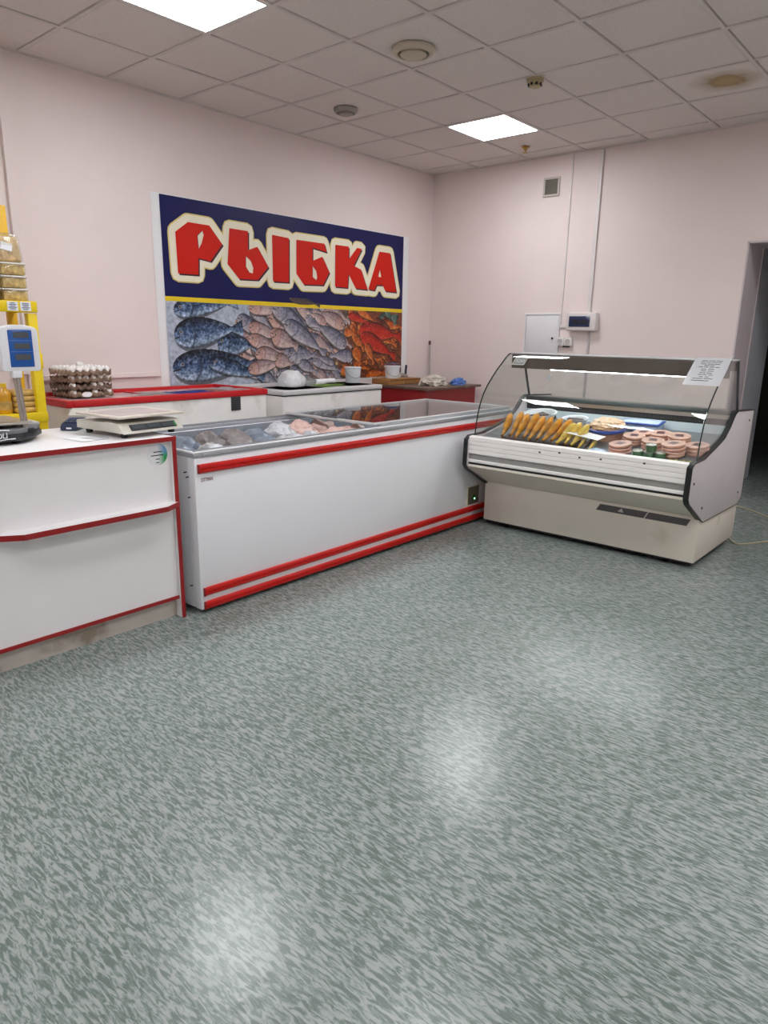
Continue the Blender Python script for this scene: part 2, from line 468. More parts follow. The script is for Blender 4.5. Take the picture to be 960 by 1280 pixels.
# white service panel
t = thing('service_panel', 'white metal service panel door on the back wall behind the display case', 'panel', (1.4715, 0, 1.41))
M_pan = mat('white_enamel_panel', (226, 224, 226), rough=0.4, var=0.015)
pf = MB(); pf.box(-0.2, 0.2, -0.022, 0, 0.19, 0.21, 0.002).box(-0.2, 0.2, -0.022, 0, -0.21, -0.19, 0.002).box(-0.2, -0.185, -0.022, 0, -0.19, 0.19).box(0.185, 0.2, -0.022, 0, -0.19, 0.19)
pf.build('frame', M_pan, t)
d = MB().box(-0.182, 0.182, -0.018, -0.004, -0.187, 0.187, 0.002).build('door', M_pan, t)
MB().lathe([(0.011, 0), (0.011, 0.008), (0.008, 0.012), (0.001, 0.012)], seg=14).build('lock', M_black, d)
d.children[0].rotation_euler = (PI / 2, 0, 0); d.children[0].location = (0.13, -0.018, -0.04)

# breaker box
t = thing('breaker_box', 'white breaker box with a dark blue window on the back wall', 'breaker box', (1.925, 0, 1.535))
MB().box(-0.155, 0.155, -0.075, 0, -0.088, 0.088, 0.012, 3).build('housing', M_trunk, t)
M_bwin = mat('dark_blue_window', (38, 52, 84), rough=0.12, spec=0.6)
wn = MB().box(-0.125, 0.095, -0.081, -0.074, -0.05, 0.052, 0.003).build('window', M_bwin, t)
for k in range(6):
    MB().box(-0.085 + k * 0.027, -0.066 + k * 0.027, -0.084, -0.080, -0.022, 0.022 - (k % 2) * 0.006, 0.001).build('breaker', M_black, wn, smooth=False)

# double socket
t = thing('double_socket', 'white surface double socket under the breaker box', 'socket', (1.745, 0, 1.34))
M_sock = mat('white_socket_plastic', (220, 218, 214), rough=0.4)
for s in (-1, 1):
    g = MB().box(s * 0.042 - 0.04, s * 0.042 + 0.04, -0.042, 0, -0.042, 0.042, 0.006).build('socket_body', M_sock, t)
    f = MB().lathe([(0.026, 0), (0.026, 0.006), (0.02, 0.006), (0.018, 0.001), (0.001, 0.001)], seg=20).build('socket_face', M_trunk_grey, g)
    f.rotation_euler = (PI / 2, 0, 0); f.location = (s * 0.042, -0.042, 0.0)
MB().box(-0.02, 0.05, -0.03, -0.002, -0.056, -0.043, 0.004).build('plug_gap', M_black, t)

# ------------------------------------------------------------------ banner on the left wall (flat print on vinyl)
M_vinyl = mat('white_vinyl', (232, 230, 230), rough=0.45, var=0.01)
M_blue = mat('navy_print', (14, 16, 78), rough=0.42, spec=0.3, var=0.10, scale=2.5, bump=0.25, bscale=3)
M_yel = mat('yellow_print', (232, 200, 24), rough=0.4, var=0.02)
M_red = mat('red_print', (204, 28, 8), rough=0.5, spec=0.25, var=0.06, scale=60)
M_cream = mat('cream_print', (238, 230, 205), rough=0.4, var=0.02)
M_shadow_print = mat('dark_plum_print', (52, 14, 34), rough=0.4)
banner = thing('banner', 'wide blue fish shop banner on the pink wall with red lettering and a fish picture', 'banner', (0, -2.0, 1.65))
# vinyl sheet with a faint sag
def sheet(name, m, y0, y1, z0, z1, x, ny, nz, thick=0.0):
    bm = bmesh.new(); g = []
    for i in range(ny + 1):
        row = []
        for j in range(nz + 1):
            y = y0 + (y1 - y0) * i / ny; z = z0 + (z1 - z0) * j / nz
            row.append(bm.verts.new((x + 0.0015 * math.sin(y * 5) * math.sin(z * 4), y, z)))
        g.append(row)
    for i in range(ny):
        for j in range(nz):
            bm.faces.new((g[i][j], g[i + 1][j], g[i + 1][j + 1], g[i][j + 1]))
    me = bpy.data.meshes.new(name); bm.to_mesh(me); bm.free(); me.shade_smooth(); me.materials.append(m)
    o = bpy.data.objects.new(name, me); COL.objects.link(o); o.parent = banner; o.location = (0, 2.0, -1.65)
    return o
sheet('vinyl_sheet', M_vinyl, -3.562, -0.425, 0.905, 2.412, 0.004, 60, 30)
sheet('blue_field', M_blue, -3.487, -0.517, 1.652, 2.405, 0.0065, 60, 16)
sheet('yellow_stripe', M_yel, -3.487, -0.517, 1.617, 1.653, 0.0070, 60, 2)
LETTERS = {
'R' : ([(-3.366, 2.144), (-3.245, 2.229), (-3.042, 2.227), (-2.919, 2.093), (-3.044, 1.949), (-3.162, 1.966), (-3.169, 1.834), (-3.36, 1.832)], [(-3.164, 2.135), (-3.112, 2.182), (-3.1, 2.147), (-3.124, 2.081), (-3.158, 2.03)]) ,
'SOFT' : ([(-2.839, 2.229), (-2.644, 2.227), (-2.65, 2.072), (-2.546, 2.11), (-2.427, 1.951), (-2.549, 1.834), (-2.756, 1.829), (-2.871, 1.941)], [(-2.678, 2.024), (-2.619, 1.984), (-2.596, 1.929), (-2.604, 1.882), (-2.646, 1.891), (-2.681, 1.934)]) ,
'B' : ([(-2.084, 2.216), (-1.724, 2.217), (-1.694, 2.142), (-1.882, 2.166), (-1.884, 2.047), (-1.752, 2.096), (-1.659, 1.96), (-1.745, 1.837), (-2.0, 1.829), (-2.09, 1.918)], [(-1.885, 2.005), (-1.833, 1.96), (-1.821, 1.906), (-1.834, 1.875), (-1.886, 1.902)]) ,
'K' : ([(-1.573, 2.222), (-1.385, 2.223), (-1.384, 2.103), (-1.264, 2.222), (-1.194, 2.219), (-1.312, 2.049), (-1.202, 2.019), (-1.102, 1.829), (-1.281, 1.832), (-1.389, 1.967), (-1.402, 1.832), (-1.58, 1.832)], None) ,
'A' : ([(-0.921, 2.218), (-0.748, 2.218), (-0.632, 1.826), (-0.817, 1.83), (-0.862, 1.889), (-0.963, 1.883), (-0.993, 1.828), (-1.088, 1.833)], [(-0.913, 2.047), (-0.885, 1.968), (-0.937, 1.965)]) ,
'I' : ([(-2.373, 2.227), (-2.177, 2.219), (-2.186, 1.835), (-2.375, 1.833)], None)
}
FISH=[
((-3.417,1.547),(-2.777,1.632),0.167,'s'),((-3.004,1.288),(-2.578,1.258),0.224,'s'),((-3.425,1.343),(-2.727,1.412),0.249,'s'),((-3.455,1.086),(-2.488,1.11),0.269,'s'),((-3.104,1.134),(-2.493,0.973),0.143,'s'),((-2.658,1.59),(-2.192,1.569),0.12,'p'),((-2.425,1.526),(-1.933,1.268),0.163,'p'),((-2.665,1.437),(-2.249,1.319),0.133,'p'),((-2.669,1.336),(-2.252,1.194),0.135,'p'),((-2.413,1.392),(-2.007,1.217),0.138,'p'),((-2.596,1.197),(-2.202,1.142),0.149,'p'),((-2.681,1.053),(-2.255,1.105),0.137,'p'),((-1.437,1.454),(-1.882,1.596),0.153,'p'),((-1.702,1.475),(-1.952,1.581),0.1,'p'),((-2.382,1.615),(-1.832,1.321),0.183,'g'),((-2.242,1.476),(-1.705,1.178),0.175,'g'),((-1.416,1.255),(-1.883,1.484),0.168,'g'),((-2.2,1.172),(-1.833,1.167),0.189,'g'),((-1.316,1.147),(-1.648,1.165),0.147,'g'),((-2.39,1.355),(-2.079,1.245),0.183,'p'),((-2.065,1.107),(-1.817,0.998),0.115,'g'),((-1.888,1.129),(-1.455,1.001),0.119,'g'),((-1.592,1.084),(-1.852,1.167),0.079,'g'),((-2.365,1.138),(-2.134,1.084),0.148,'p'),((-2.186,1.048),(-2.015,0.992),0.101,'g'),((-1.216,1.417),(-0.536,1.354),0.209,'r'),((-1.195,1.363),(-0.622,1.136),0.183,'r'),((-1.378,1.567),(-1.072,1.487),0.093,'r'),((-1.436,1.401),(-1.277,1.376),0.106,'o'),((-1.277,1.336),(-1.152,1.241),0.109,'o'),((-1.276,1.241),(-1.192,1.062),0.164,'o'),((-1.111,1.282),(-0.98,1.071),0.111,'o'),((-1.475,1.042),(-1.355,0.97),0.163,'o'),((-0.659,1.594),(-0.633,1.482),0.128,'v'),]

def poly_print(name, outer, hole, m, x, offset=0.0, shift=(0, 0), parent=None, thick=0.0006):
    """a flat printed shape in the wall plane made from a filled outline"""
    cu = bpy.data.curves.new(name, 'CURVE'); cu.dimensions = '2D'; cu.fill_mode = 'BOTH'; cu.extrude = thick
    for pts in ([outer] + ([hole] if hole else [])):
        sp = cu.splines.new('POLY'); sp.points.add(len(pts) - 1)
        for p, q in zip(sp.points, pts): p.co = (q[0] + shift[0], q[1] + shift[1], 0, 1)
        sp.use_cyclic_u = True
    t = bpy.data.objects.new(name, cu); COL.objects.link(t); bpy.context.view_layer.update()
    me = bpy.data.meshes.new_from_object(t.evaluated_get(bpy.context.evaluated_depsgraph_get()))
    bpy.data.objects.remove(t)
    # curve plane (X, Y) -> wall plane (y, z)
    for v in me.vertices: v.co = Vector((x + v.co.z, v.co.x, v.co.y))
    me.materials.clear(); me.materials.append(m); me.name = name
    o = bpy.data.objects.new(name, me); COL.objects.link(o); o.parent = parent
    if parent is banner: o.location = (0, 2.0, -1.65)
    return o

def grow(poly, d):
    """outline pushed outward by d with chamfered corners"""
    n = len(poly)
    area = sum(poly[i][0] * poly[(i + 1) % n][1] - poly[(i + 1) % n][0] * poly[i][1] for i in range(n))
    sgn = 1 if area > 0 else -1
    out = []
    for i in range(n):
        a, b, c = Vector(poly[i - 1]), Vector(poly[i]), Vector(poly[(i + 1) % n])
        e1 = (b - a).normalized(); e2 = (c - b).normalized()
        n1 = Vector((e1.y, -e1.x)) * sgn; n2 = Vector((e2.y, -e2.x)) * sgn
        cr = (e1.x * e2.y - e1.y * e2.x) * sgn
        if cr > 0.05:            # convex: round off with three points
            mid = (n1 + n2).normalized()
            out += [b + n1 * d, b + mid * d, b + n2 * d]
        else:
            mid = (n1 + n2)
            mid = mid.normalized() / max(0.5, mid.length / 2)
            out.append(b + mid * d)
    return [(p.x, p.y) for p in out]

LET_LABEL = {'R': 'first letter', 'SOFT': 'second letter, left half', 'I': 'second letter, right half', 'B': 'third letter', 'K': 'fourth letter', 'A': 'last letter'}
for i, (k, (outer, hole)) in enumerate(LETTERS.items()):
    plain = [p for j, p in enumerate(outer) if not (k == 'B' and j in (3, 4, 5))]      # the glow fills the notch of the third letter
    dx = 0.0001 * i
    poly_print('letter_glow', grow(plain, 0.068), None, mat('pale_yellow_print', (216, 196, 112), rough=0.4), 0.0090 + dx, parent=banner)
    poly_print('letter_outline', grow(plain, 0.058), None, M_cream, 0.0108 + dx, parent=banner)
    poly_print('letter_shadow', outer, [(p[0] - 0.008, p[1] + 0.012) for p in hole] if hole else None, M_shadow_print, 0.0126 + dx, shift=(0.014, -0.012), parent=banner)
    poly_print('letter', outer, hole, M_red, 0.0144 + dx, parent=banner)

def fish_picture():
    """the printed photograph of fish: painted into an array and carried as vertex colours of a flat sheet"""
    y0, y1, z0, z1 = -3.487, -0.517, 0.93, 1.702
    NY, NZ = 640, 180
    rng = np.random.default_rng(3)
    Y, Zz = np.meshgrid(np.linspace(y0, y1, NY), np.linspace(z0, z1, NZ), indexing='ij')
    def smooth(a, k):
        for _ in range(k):
            a = (a + np.roll(a, 1, 0) + np.roll(a, -1, 0) + np.roll(a, 1, 1) + np.roll(a, -1, 1)) / 5
        return a
    n1 = smooth(rng.random(Y.shape), 3); n1 = (n1 - n1.mean()) / n1.std()
    n2 = smooth(rng.random(Y.shape), 14); n2 = (n2 - n2.mean()) / n2.std()
    n3 = smooth(rng.random(Y.shape), 60); n3 = (n3 - n3.mean()) / n3.std()
    img = np.zeros(Y.shape + (3,))
    ice = np.array((176, 184, 200.)); brown = np.array((104, 82, 72.)); rust = np.array((120, 62, 34.))
    w1 = np.clip((Y + 2.62 + 0.08 * n3) / 0.12, 0, 1)[..., None]; w2 = np.clip((Y + 1.50 + 0.1 * n3) / 0.14, 0, 1)[..., None]
    img[:] = ice * (1 - w1) + brown * w1
    img = img * (1 - w2) + rust * w2
    img += (n2 * 9)[..., None] + (n1 * 5)[..., None]
    bl = (Y < -2.62)
    img[..., :] = np.where((w1 * (1 - w2) > .5) & (n2[..., None] > 0.9), np.array((196, 160, 120.)), img)
    STY = {'s': ((12, 18, 32.), (70, 94, 130.), (166, 184, 206.), 26), 'p': ((112, 92, 98.), (186, 160, 158.), (222, 196, 188.), 10),
           'g': ((62, 66, 86.), (142, 140, 156.), (204, 192, 196.), 10), 'r': ((112, 16, 8.), (188, 36, 16.), (200, 66, 36.), 10),
           'o': ((90, 36, 14.), (196, 92, 30.), (226, 140, 60.), 14), 'm': ((48, 20, 12.), (120, 52, 26.), (150, 84, 50.), 14), 'v': ((40, 70, 60.), (70, 104, 92.), (130, 150, 140.), 12), 'd': ((44, 38, 48.), (70, 58, 62.), (96, 78, 76.), 6)}
    def paint(h, t, wd, st):
        h = np.array(h); t = np.array(t); d = t - h; L = np.hypot(*d); u = d / L; v = np.array((-u[1], u[0]))
        if v[1] < 0: v = -v
        s = ((Y - h[0]) * u[0] + (Zz - h[1]) * u[1]) / L
        q = ((Y - h[0]) * v[0] + (Zz - h[1]) * v[1]) / (wd / 2) - 0.12 * np.sin(PI * np.clip(s, 0, 1))
        sc = np.clip(s, 0, 1)
        half = np.sin(PI * np.clip(sc / 0.86, 0, 1) ** 0.62) ** 0.75
        half = np.where(sc > 0.8, np.maximum(half, 0.10 + (sc - 0.8) * 2.6), half)
        k = np.where((s > 0) & (s < 1), np.abs(q) / np.maximum(half, 1e-3), 9)
        ins = k < 1
        dk, md, lt, nz = STY[st]
        dk, md, lt = map(np.array, (dk, md, lt))
        g = np.clip((q / np.maximum(half, 1e-3) + 1) / 2, 0, 1)[..., None]
        c = np.where(g > 0.62, md + (dk - md) * ((g - 0.62) / 0.38), lt + (md - lt) * np.clip(g / 0.5, 0, 1))
        c = c + (n1 * nz)[..., None] + (n2 * nz * 0.5)[..., None]
        if st in 'spg':
            gill = np.exp(-((s - 0.24 - 0.05 * np.cos(q * 2)) / 0.014) ** 2)[..., None]
            c = c * (1 - 0.55 * gill) + (np.array((150, 70, 60.)) if st == 'p' else dk) * 0.55 * gill
            stripe = np.exp(-((q - 0.12) / 0.05) ** 2)[..., None] * (s > .28)[..., None]
            c = c * (1 - 0.25 * stripe)
            hd = (s < 0.22)[..., None] & (np.array(st == 'p'))
            c = np.where(hd, c * 0.75 + np.array((206, 120, 84.)) * 0.25, c)
            eye = np.hypot((s - 0.10) * L, (q - 0.18) * wd / 2)
            er = min(0.008, wd * 0.05)
            c = np.where((eye < er * 1.7)[..., None], np.array((170, 160, 146.)), c)
            c = np.where((eye < er)[..., None], np.array((14, 14, 18.)), c)
            mouth = (np.abs(q + 0.18 - s * 1.2) < 0.05) & (s < 0.08)
            c = np.where(mouth[..., None], np.array((40, 26, 26.)), c)
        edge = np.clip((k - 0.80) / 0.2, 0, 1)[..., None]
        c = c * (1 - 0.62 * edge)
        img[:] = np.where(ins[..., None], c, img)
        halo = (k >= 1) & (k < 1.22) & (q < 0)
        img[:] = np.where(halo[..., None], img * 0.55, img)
    # fill: densely packed fish under the ones that can be told apart
    for k in range(70):
        cy = rng.uniform(-2.66, -1.42); cz = rng.uniform(0.93, 1.60); a = rng.normal(-0.55, 0.22); L = rng.uniform(0.30, 0.44)
        dy, dz_ = math.cos(a) * L / 2, math.sin(a) * L / 2
        paint((cy - dy, cz - dz_), (cy + dy, cz + dz_), rng.uniform(0.11, 0.15), 'pg'[int(rng.random() < 0.5 + 0.3 * (cy + 2))])
    for k in range(60):
        cy = rng.uniform(-1.42, -0.55); cz = rng.uniform(0.93, 1.60); a = rng.uniform(-1.3, 0.3); L = rng.uniform(0.22, 0.40)
        dy, dz_ = math.cos(a) * L / 2, math.sin(a) * L / 2
        paint((cy - dy, cz - dz_), (cy + dy, cz + dz_), rng.uniform(0.07, 0.12), 'v' if (cz > 1.5 and cy > -0.85) else 'om'[int(rng.random() < 0.55)])
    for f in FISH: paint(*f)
    # yellow stripe and the blue field behind the fish that jumps over it
    Zb = Zz > 1.617
    keep = img.copy()
    img[:] = np.where(Zb[..., None], np.array((25, 26, 88.)), img)
    img[:] = np.where(((Zz > 1.617) & (Zz < 1.653))[..., None], np.array((232, 200, 24.)), img)
    base = img.copy()
    paint((-2.18, 1.70), (-1.78, 1.645), 0.075, 'd')
    changed = (np.abs(img - base).max(-1) > 1) & (Zz > 1.613)
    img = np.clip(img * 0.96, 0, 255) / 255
    lin = np.where(img <= 0.04045, img / 12.92, ((img + 0.055) / 1.055) ** 2.4)
    # mesh: picture below the stripe, plus the small strip that holds the jumping fish
    jz = int(np.searchsorted(np.linspace(z0, z1, NZ), 1.618))
    zs = np.linspace(z0, z1, NZ)
    X0 = 0.0080
    co = np.stack([np.full(Y.shape, X0) + 0.0015 * np.sin(Y * 5) * np.sin(Zz * 4), Y, Zz], -1)
    idx = np.arange(NY * NZ).reshape(NY, NZ)
    quad = np.stack([idx[:-1, :-1], idx[1:, :-1], idx[1:, 1:], idx[:-1, 1:]], -1)
    yy = (Y[:-1, :-1] > -2.2) & (Y[:-1, :-1] < -1.76) & changed[:-1, :-1]
    useq = (Zz[:-1, :-1] < 1.613) | yy
    quad = quad[useq]
    used = np.unique(quad); remap = np.full(NY * NZ, -1); remap[used] = np.arange(len(used))
    me = bpy.data.meshes.new('fish_picture')
    v = co.reshape(-1, 3)[used]; q = remap[quad]
    me.vertices.add(len(v)); me.vertices.foreach_set('co', v.astype(np.float32).ravel())
    me.loops.add(q.size); me.loops.foreach_set('vertex_index', q.astype(np.int32).ravel())
    me.polygons.add(len(q)); me.polygons.foreach_set('loop_start', np.arange(0, q.size, 4, dtype=np.int32)); me.polygons.foreach_set('loop_total', np.full(len(q), 4, np.int32))
    me.update(calc_edges=True)
    ca = me.color_attributes.new('print', 'FLOAT_COLOR', 'POINT')
    rgba = np.concatenate([lin.reshape(-1, 3)[used], np.ones((len(used), 1))], 1).astype(np.float32)
    ca.data.foreach_set('color', rgba.ravel())
    m = bpy.data.materials.new('fish_print'); m.use_nodes = True
    n = m.node_tree.nodes; a = n.new('ShaderNodeVertexColor'); a.layer_name = 'print'
    m.node_tree.links.new(a.outputs[0], n['Principled BSDF'].inputs['Base Color']); n['Principled BSDF'].inputs['Roughness'].default_value = 0.38
    me.materials.append(m); me.shade_smooth()
    o = bpy.data.objects.new('fish_picture', me); COL.objects.link(o); o.parent = banner; o.location = (0, 2.0, -1.65)
    o['label'] = 'printed picture of silver and red fish'
fish_picture()

# ------------------------------------------------------------------ furniture materials
M_lam = mat('white_laminate', (236, 233, 233), rough=0.4, var=0.02, scale=5)
M_lam_dirty = mat('scuffed_plinth', (198, 190, 180), rough=0.6, var=0.08, dirt=((150, 138, 122), 6, 0.56))
M_redge = mat('dark_red_edge_band', (150, 24, 26), rough=0.4, var=0.08)
M_enamel = mat('white_enamel', (236, 236, 239), rough=0.32, var=0.012, scale=3)
M_enamel_old = mat('aged_white_enamel', (230, 227, 223), rough=0.4, var=0.03, dirt=((188, 180, 168), 3, 0.6))
M_bumper = mat('glossy_red_bumper', (198, 24, 20), rough=0.28, var=0.05, scale=12)
M_redrim = mat('red_rim_plastic', (196, 24, 30), rough=0.35, var=0.05)
M_alu = mat('grey_aluminium', (176, 178, 184), rough=0.35, metal=0.6, var=0.05, stretch=(1, 12, 1))
M_alu_lt = mat('pale_aluminium_profile', (206, 208, 210), rough=0.3, metal=0.4, var=0.03)
M_steel = mat('brushed_steel', (186, 182, 174), rough=0.3, metal=0.9, var=0.06, stretch=(1, 1, 14))
M_dgrey = mat('dark_grey_plastic', (72, 74, 78), rough=0.5)
M_lid_glass = glass('freezer_lid_glass', tint=(250, 252, 252), rough=0.012, ior=1.55)
M_case_glass = glass('curved_case_glass', tint=(252, 254, 253), rough=0.01, ior=1.48, opacity=0.0)
M_paper = mat('white_paper', (238, 238, 240), rough=0.7, var=0.01)
M_ink = mat('black_ink', (52, 48, 54), rough=0.7)

# ------------------------------------------------------------------ sales counter, front row
t = thing('sales_counter', 'white laminate sales counter with dark red edging and a narrow front shelf', 'counter', (1.92, -5.34, 0))
L, R_, XB, XF = -5.80, -4.889, 1.60, 2.235
MB().box(XB, XF, L, R_, 0.892, 0.910, 0.001).build('worktop', M_lam, t, world=True)
eb = MB().box(XF - 0.0005, XF + 0.003, L, R_ + 0.001, 0.890, 0.9115).box(XB, XF + 0.003, R_ - 0.0005, R_ + 0.003, 0.890, 0.9115)
eb.build('worktop_edging', M_redge, t, world=True, smooth=False)
for y0, y1 in ((R_ - 0.018, R_), (L, L + 0.018)):
    p = MB().box(XB + 0.01, XF - 0.002, y0, y1, 0.0, 0.892).build('side_panel', M_lam, t, world=True, smooth=False)
    MB().box(XF - 0.002, XF + 0.002, y0 - 0.001, y1 + 0.001, 0.0, 0.891).build('edge_strip', M_redge, p, world=True, smooth=False)
MB().box(2.195, 2.213, L + 0.018, R_ - 0.018, 0.115, 0.892).build('front_panel', M_lam, t, world=True, smooth=False)
MB().box(2.195, 2.218, L + 0.018, R_ - 0.018, 0.098, 0.115).build('lower_edging', M_redge, t, world=True, smooth=False)
MB().box(2.165, 2.183, L + 0.018, R_ - 0.018, 0.0, 0.098).build('plinth', M_lam_dirty, t, world=True, smooth=False)
shp = [(2.213, L + 0.02), (2.213, R_), (2.238, R_), (2.292, -4.985), (2.292, -5.631), (2.225, -5.73), (2.213, -5.73)]
sh = MB().prism(shp, 'z', 0.574, 0.596).build('front_shelf', M_lam, t, world=True, smooth=False)
edge_pts = shp[1:6]
e = MB()
for a, b in zip(edge_pts[1:], edge_pts[2:]):
    v = Vector((b[0] - a[0], b[1] - a[1])); ang = math.atan2(v.y, v.x)
    c = ((a[0] + b[0]) / 2, (a[1] + b[1]) / 2); ln = v.length
    e.box(c[0] - ln / 2, c[0] + ln / 2, c[1] - 0.002, c[1] + 0.002, 0.573, 0.5965, rot=Matrix.Rotation(ang, 3, 'Z'))
e.build('shelf_edging', M_redge, sh, world=True, smooth=False)
# round sticker on the front panel
st = MB().lathe([(0.052, 0), (0.052, 0.0012), (0.0001, 0.0012)], seg=40)
ms = bpy.data.materials.new('round_sticker_print'); ms.use_nodes = True
n = ms.node_tree.nodes; l = ms.node_tree.links
tc = n.new('ShaderNodeTexCoord'); sp = n.new('ShaderNodeSeparateXYZ'); l.new(tc.outputs['Object'], sp.inputs[0])
r1 = n.new('ShaderNodeValToRGB'); r1.color_ramp.elements[0].position = 0.42; r1.color_ramp.elements[0].color = s2l((40, 150, 80)); r1.color_ramp.elements[1].position = 0.62; r1.color_ramp.elements[1].color = s2l((110, 160, 205))
r2 = n.new('ShaderNodeValToRGB'); r2.color_ramp.elements[0].position = 0.50; r2.color_ramp.elements[0].color = (1, 1, 1, 1); r2.color_ramp.elements[1].position = 0.78; r2.color_ramp.elements[1].color = (0, 0, 0, 1)
ma = n.new('ShaderNodeMath'); ma.operation = 'MULTIPLY_ADD'; ma.inputs[1].default_value = 8.0; ma.inputs[2].default_value = 0.5; l.new(sp.outputs[1], ma.inputs[0])
mb = n.new('ShaderNodeMath'); mb.operation = 'MULTIPLY_ADD'; mb.inputs[1].default_value = -8.0; mb.inputs[2].default_value = 0.5; l.new(sp.outputs[0], mb.inputs[0])
l.new(mb.outputs[0], r1.inputs[0]); l.new(ma.outputs[0], r2.inputs[0])
mx = n.new('ShaderNodeMixRGB'); l.new(r2.outputs[0], mx.inputs[0]); l.new(r1.outputs[0], mx.inputs[1]); mx.inputs[2].default_value = s2l((228, 228, 230))
l.new(mx.outputs[0], n['Principled BSDF'].inputs['Base Color']); n['Principled BSDF'].inputs['Roughness'].default_value = 0.3
so = st.build('round_sticker', ms, t); so['label'] = 'round white, green and blue sticker'
so.rotation_euler = (0, PI / 2, 0); so.location = Vector((2.2132, -4.975, 0.832)) - t.location
for yy, zz, ln in ((0.002, 0.012, 0.045), (-0.002, -0.004, 0.065), (0.0, -0.022, 0.02), (-0.002, -0.038, 0.016)):
    bx = MB().box(-0.0022, 0.0022, yy - ln / 2, yy + ln / 2, 0.0011, 0.0018).build('printed_line', M_ink, so, smooth=False)
    bx.location = (-zz, 0, 0)

# ------------------------------------------------------------------ long chest freezer, front row
FX0, FX1, FY0, FY1 = 1.39, 2.268, -4.815, -1.86
t = thing('chest_freezer', 'long white chest freezer with three red bumper strips and glass lids', 'freezer', (1.83, -3.34, 0))
b = MB()
b.box(FX1 - 0.06, FX1, FY0, FY1, 0.022, 0.80, 0.006).box(FX0, FX0 + 0.06, FY0, FY1, 0.022, 0.80, 0.006)
b.box(FX0 + 0.06, FX1 - 0.06, FY0, FY0 + 0.06, 0.022, 0.80).box(FX0 + 0.06, FX1 - 0.06, FY1 - 0.06, FY1, 0.022, 0.80)
b.box(FX0 + 0.05, FX1 - 0.05, FY0 + 0.05, FY1 - 0.05, 0.04, 0.42)
b.build('body', M_enamel, t, world=True)
MB().box(FX0 + 0.05, FX1 - 0.035, FY0 + 0.03, FY1 - 0.03, 0.0, 0.035).build('kick_base', M_black, t, world=True, smooth=False)
MB().box(FX1 - 0.05, FX1 + 0.0035, FY0 - 0.003, FY0 + 0.032, 0.021, 0.80, 0.004).build('corner_strip', M_enamel, t, world=True)
def bumper(z0, z1):
    h = z1 - z0
    pr = [(FX1, z0), (FX1 + 0.010, z0), (FX1 + 0.014, z0 + h * 0.12), (FX1 + 0.014, z0 + h * 0.40), (FX1 + 0.009, z0 + h * 0.45), (FX1 + 0.009, z0 + h * 0.50), (FX1 + 0.014, z0 + h * 0.55), (FX1 + 0.014, z0 + h * 0.88), (FX1 + 0.010, z1), (FX1, z1)]
    o = MB().prism([(p[0], p[1]) for p in pr], 'y', FY0 + 0.02, FY1 + 0.0, 0).build('bumper_strip', M_bumper, t, world=True, angle=60)
    MB().box(FX1, FX1 + 0.015, FY0 + 0.012, FY0 + 0.021, z0 - 0.001, z1 + 0.001, 0.002).build('end_cap', M_redge, o, world=True)
bumper(0.724, 0.768); bumper(0.094, 0.136); bumper(0.022, 0.062)
ln_ = MB().box(FX0 + 0.06, FX0 + 0.064, FY0 + 0.06, FY1 - 0.06, 0.655, 0.80).box(FX0 + 0.064, FX1 - 0.06, FY1 - 0.064, FY1 - 0.06, 0.655, 0.80).box(FX0 + 0.064, FX1 - 0.06, FY0 + 0.06, FY0 + 0.064, 0.655, 0.80)
ln_.build('inner_liner', mat('frosty_grey_liner', (150, 156, 166), rough=0.4, var=0.12, scale=9), t, world=True, smooth=False)  # mottled grey panels, darker than the white body
# aluminium rim with rails
rm = MB().ring(FX0 - 0.006, FX1 + 0.006, FY0 - 0.006, FY1 + 0.006, 0.80, 0.822, 0.05, 0.004)
rm.build('rim', M_alu, t, world=True)
MB().ring(FX0 - 0.008, FX1 + 0.008, FY0 - 0.008, FY1 + 0.008, 0.822, 0.831, 0.014, 0.003).build('rim_lip', M_enamel, t, world=True)
rl = MB()
for xx in (FX0 + 0.016, FX0 + 0.03, FX1 - 0.032, FX1 - 0.018):
    rl.box(xx, xx + 0.005, FY0 + 0.015, FY1 - 0.015, 0.822, 0.834)
rl.build('lid_rail', M_alu, t, world=True, smooth=False)
def lid(y0, y1, z):
    fr = MB().ring(FX0 + 0.024, FX1 - 0.024, y0, y1, z, z + 0.014, 0.032, 0.003).build('glass_lid', M_alu_lt, t, world=True)
    MB().box(FX0 + 0.05, FX1 - 0.05, y0 + 0.026, y1 - 0.026, z + 0.005, z + 0.009).build('pane', M_lid_glass, fr, world=True, smooth=False)
    hb = MB().box(FX1 - 0.5, FX1 - 0.36, y0 + 0.004, y0 + 0.026, z + 0.014, z + 0.024, 0.004).build('handle', M_dgrey, fr, world=True)
lid(-3.49, FY1 - 0.02, 0.838)
lid(-3.42, FY1 - 0.03, 0.823)
# thermostat plate with a lit green lamp, and small marks
pl = MB().box(FX1, FX1 + 0.004, -2.452, -2.30, 0.150, 0.285, 0.002).build('thermostat_plate', mat('brown_thermostat_plate', (104, 98, 84), rough=0.4), t, world=True)
fr_ = MB().box(FX1, FX1 + 0.007, -2.458, -2.450, 0.146, 0.290).box(FX1, FX1 + 0.007, -2.452, -2.30, 0.285, 0.291)
fr_.build('plate_frame', mat('cream_plate_frame', (206, 200, 176), rough=0.5), pl, world=True, smooth=False)
gl = MB().lathe([(0.020, 0), (0.018, 0.006), (0.001, 0.008)], seg=20).build('lamp_ring', mat('dark_green_lens', (24, 84, 36), rough=0.2), pl)
gl.rotation_euler = (0, PI / 2, 0); gl.location = Vector((FX1 + 0.004, -2.375, 0.195)) - Vector((1.83, -3.34, 0))
gl2 = MB().lathe([(0.008, 0), (0.006, 0.004), (0.001, 0.005)], seg=14).build('green_lamp', emitter('green_pilot_lamp', (150, 255, 170), 1.6), pl)
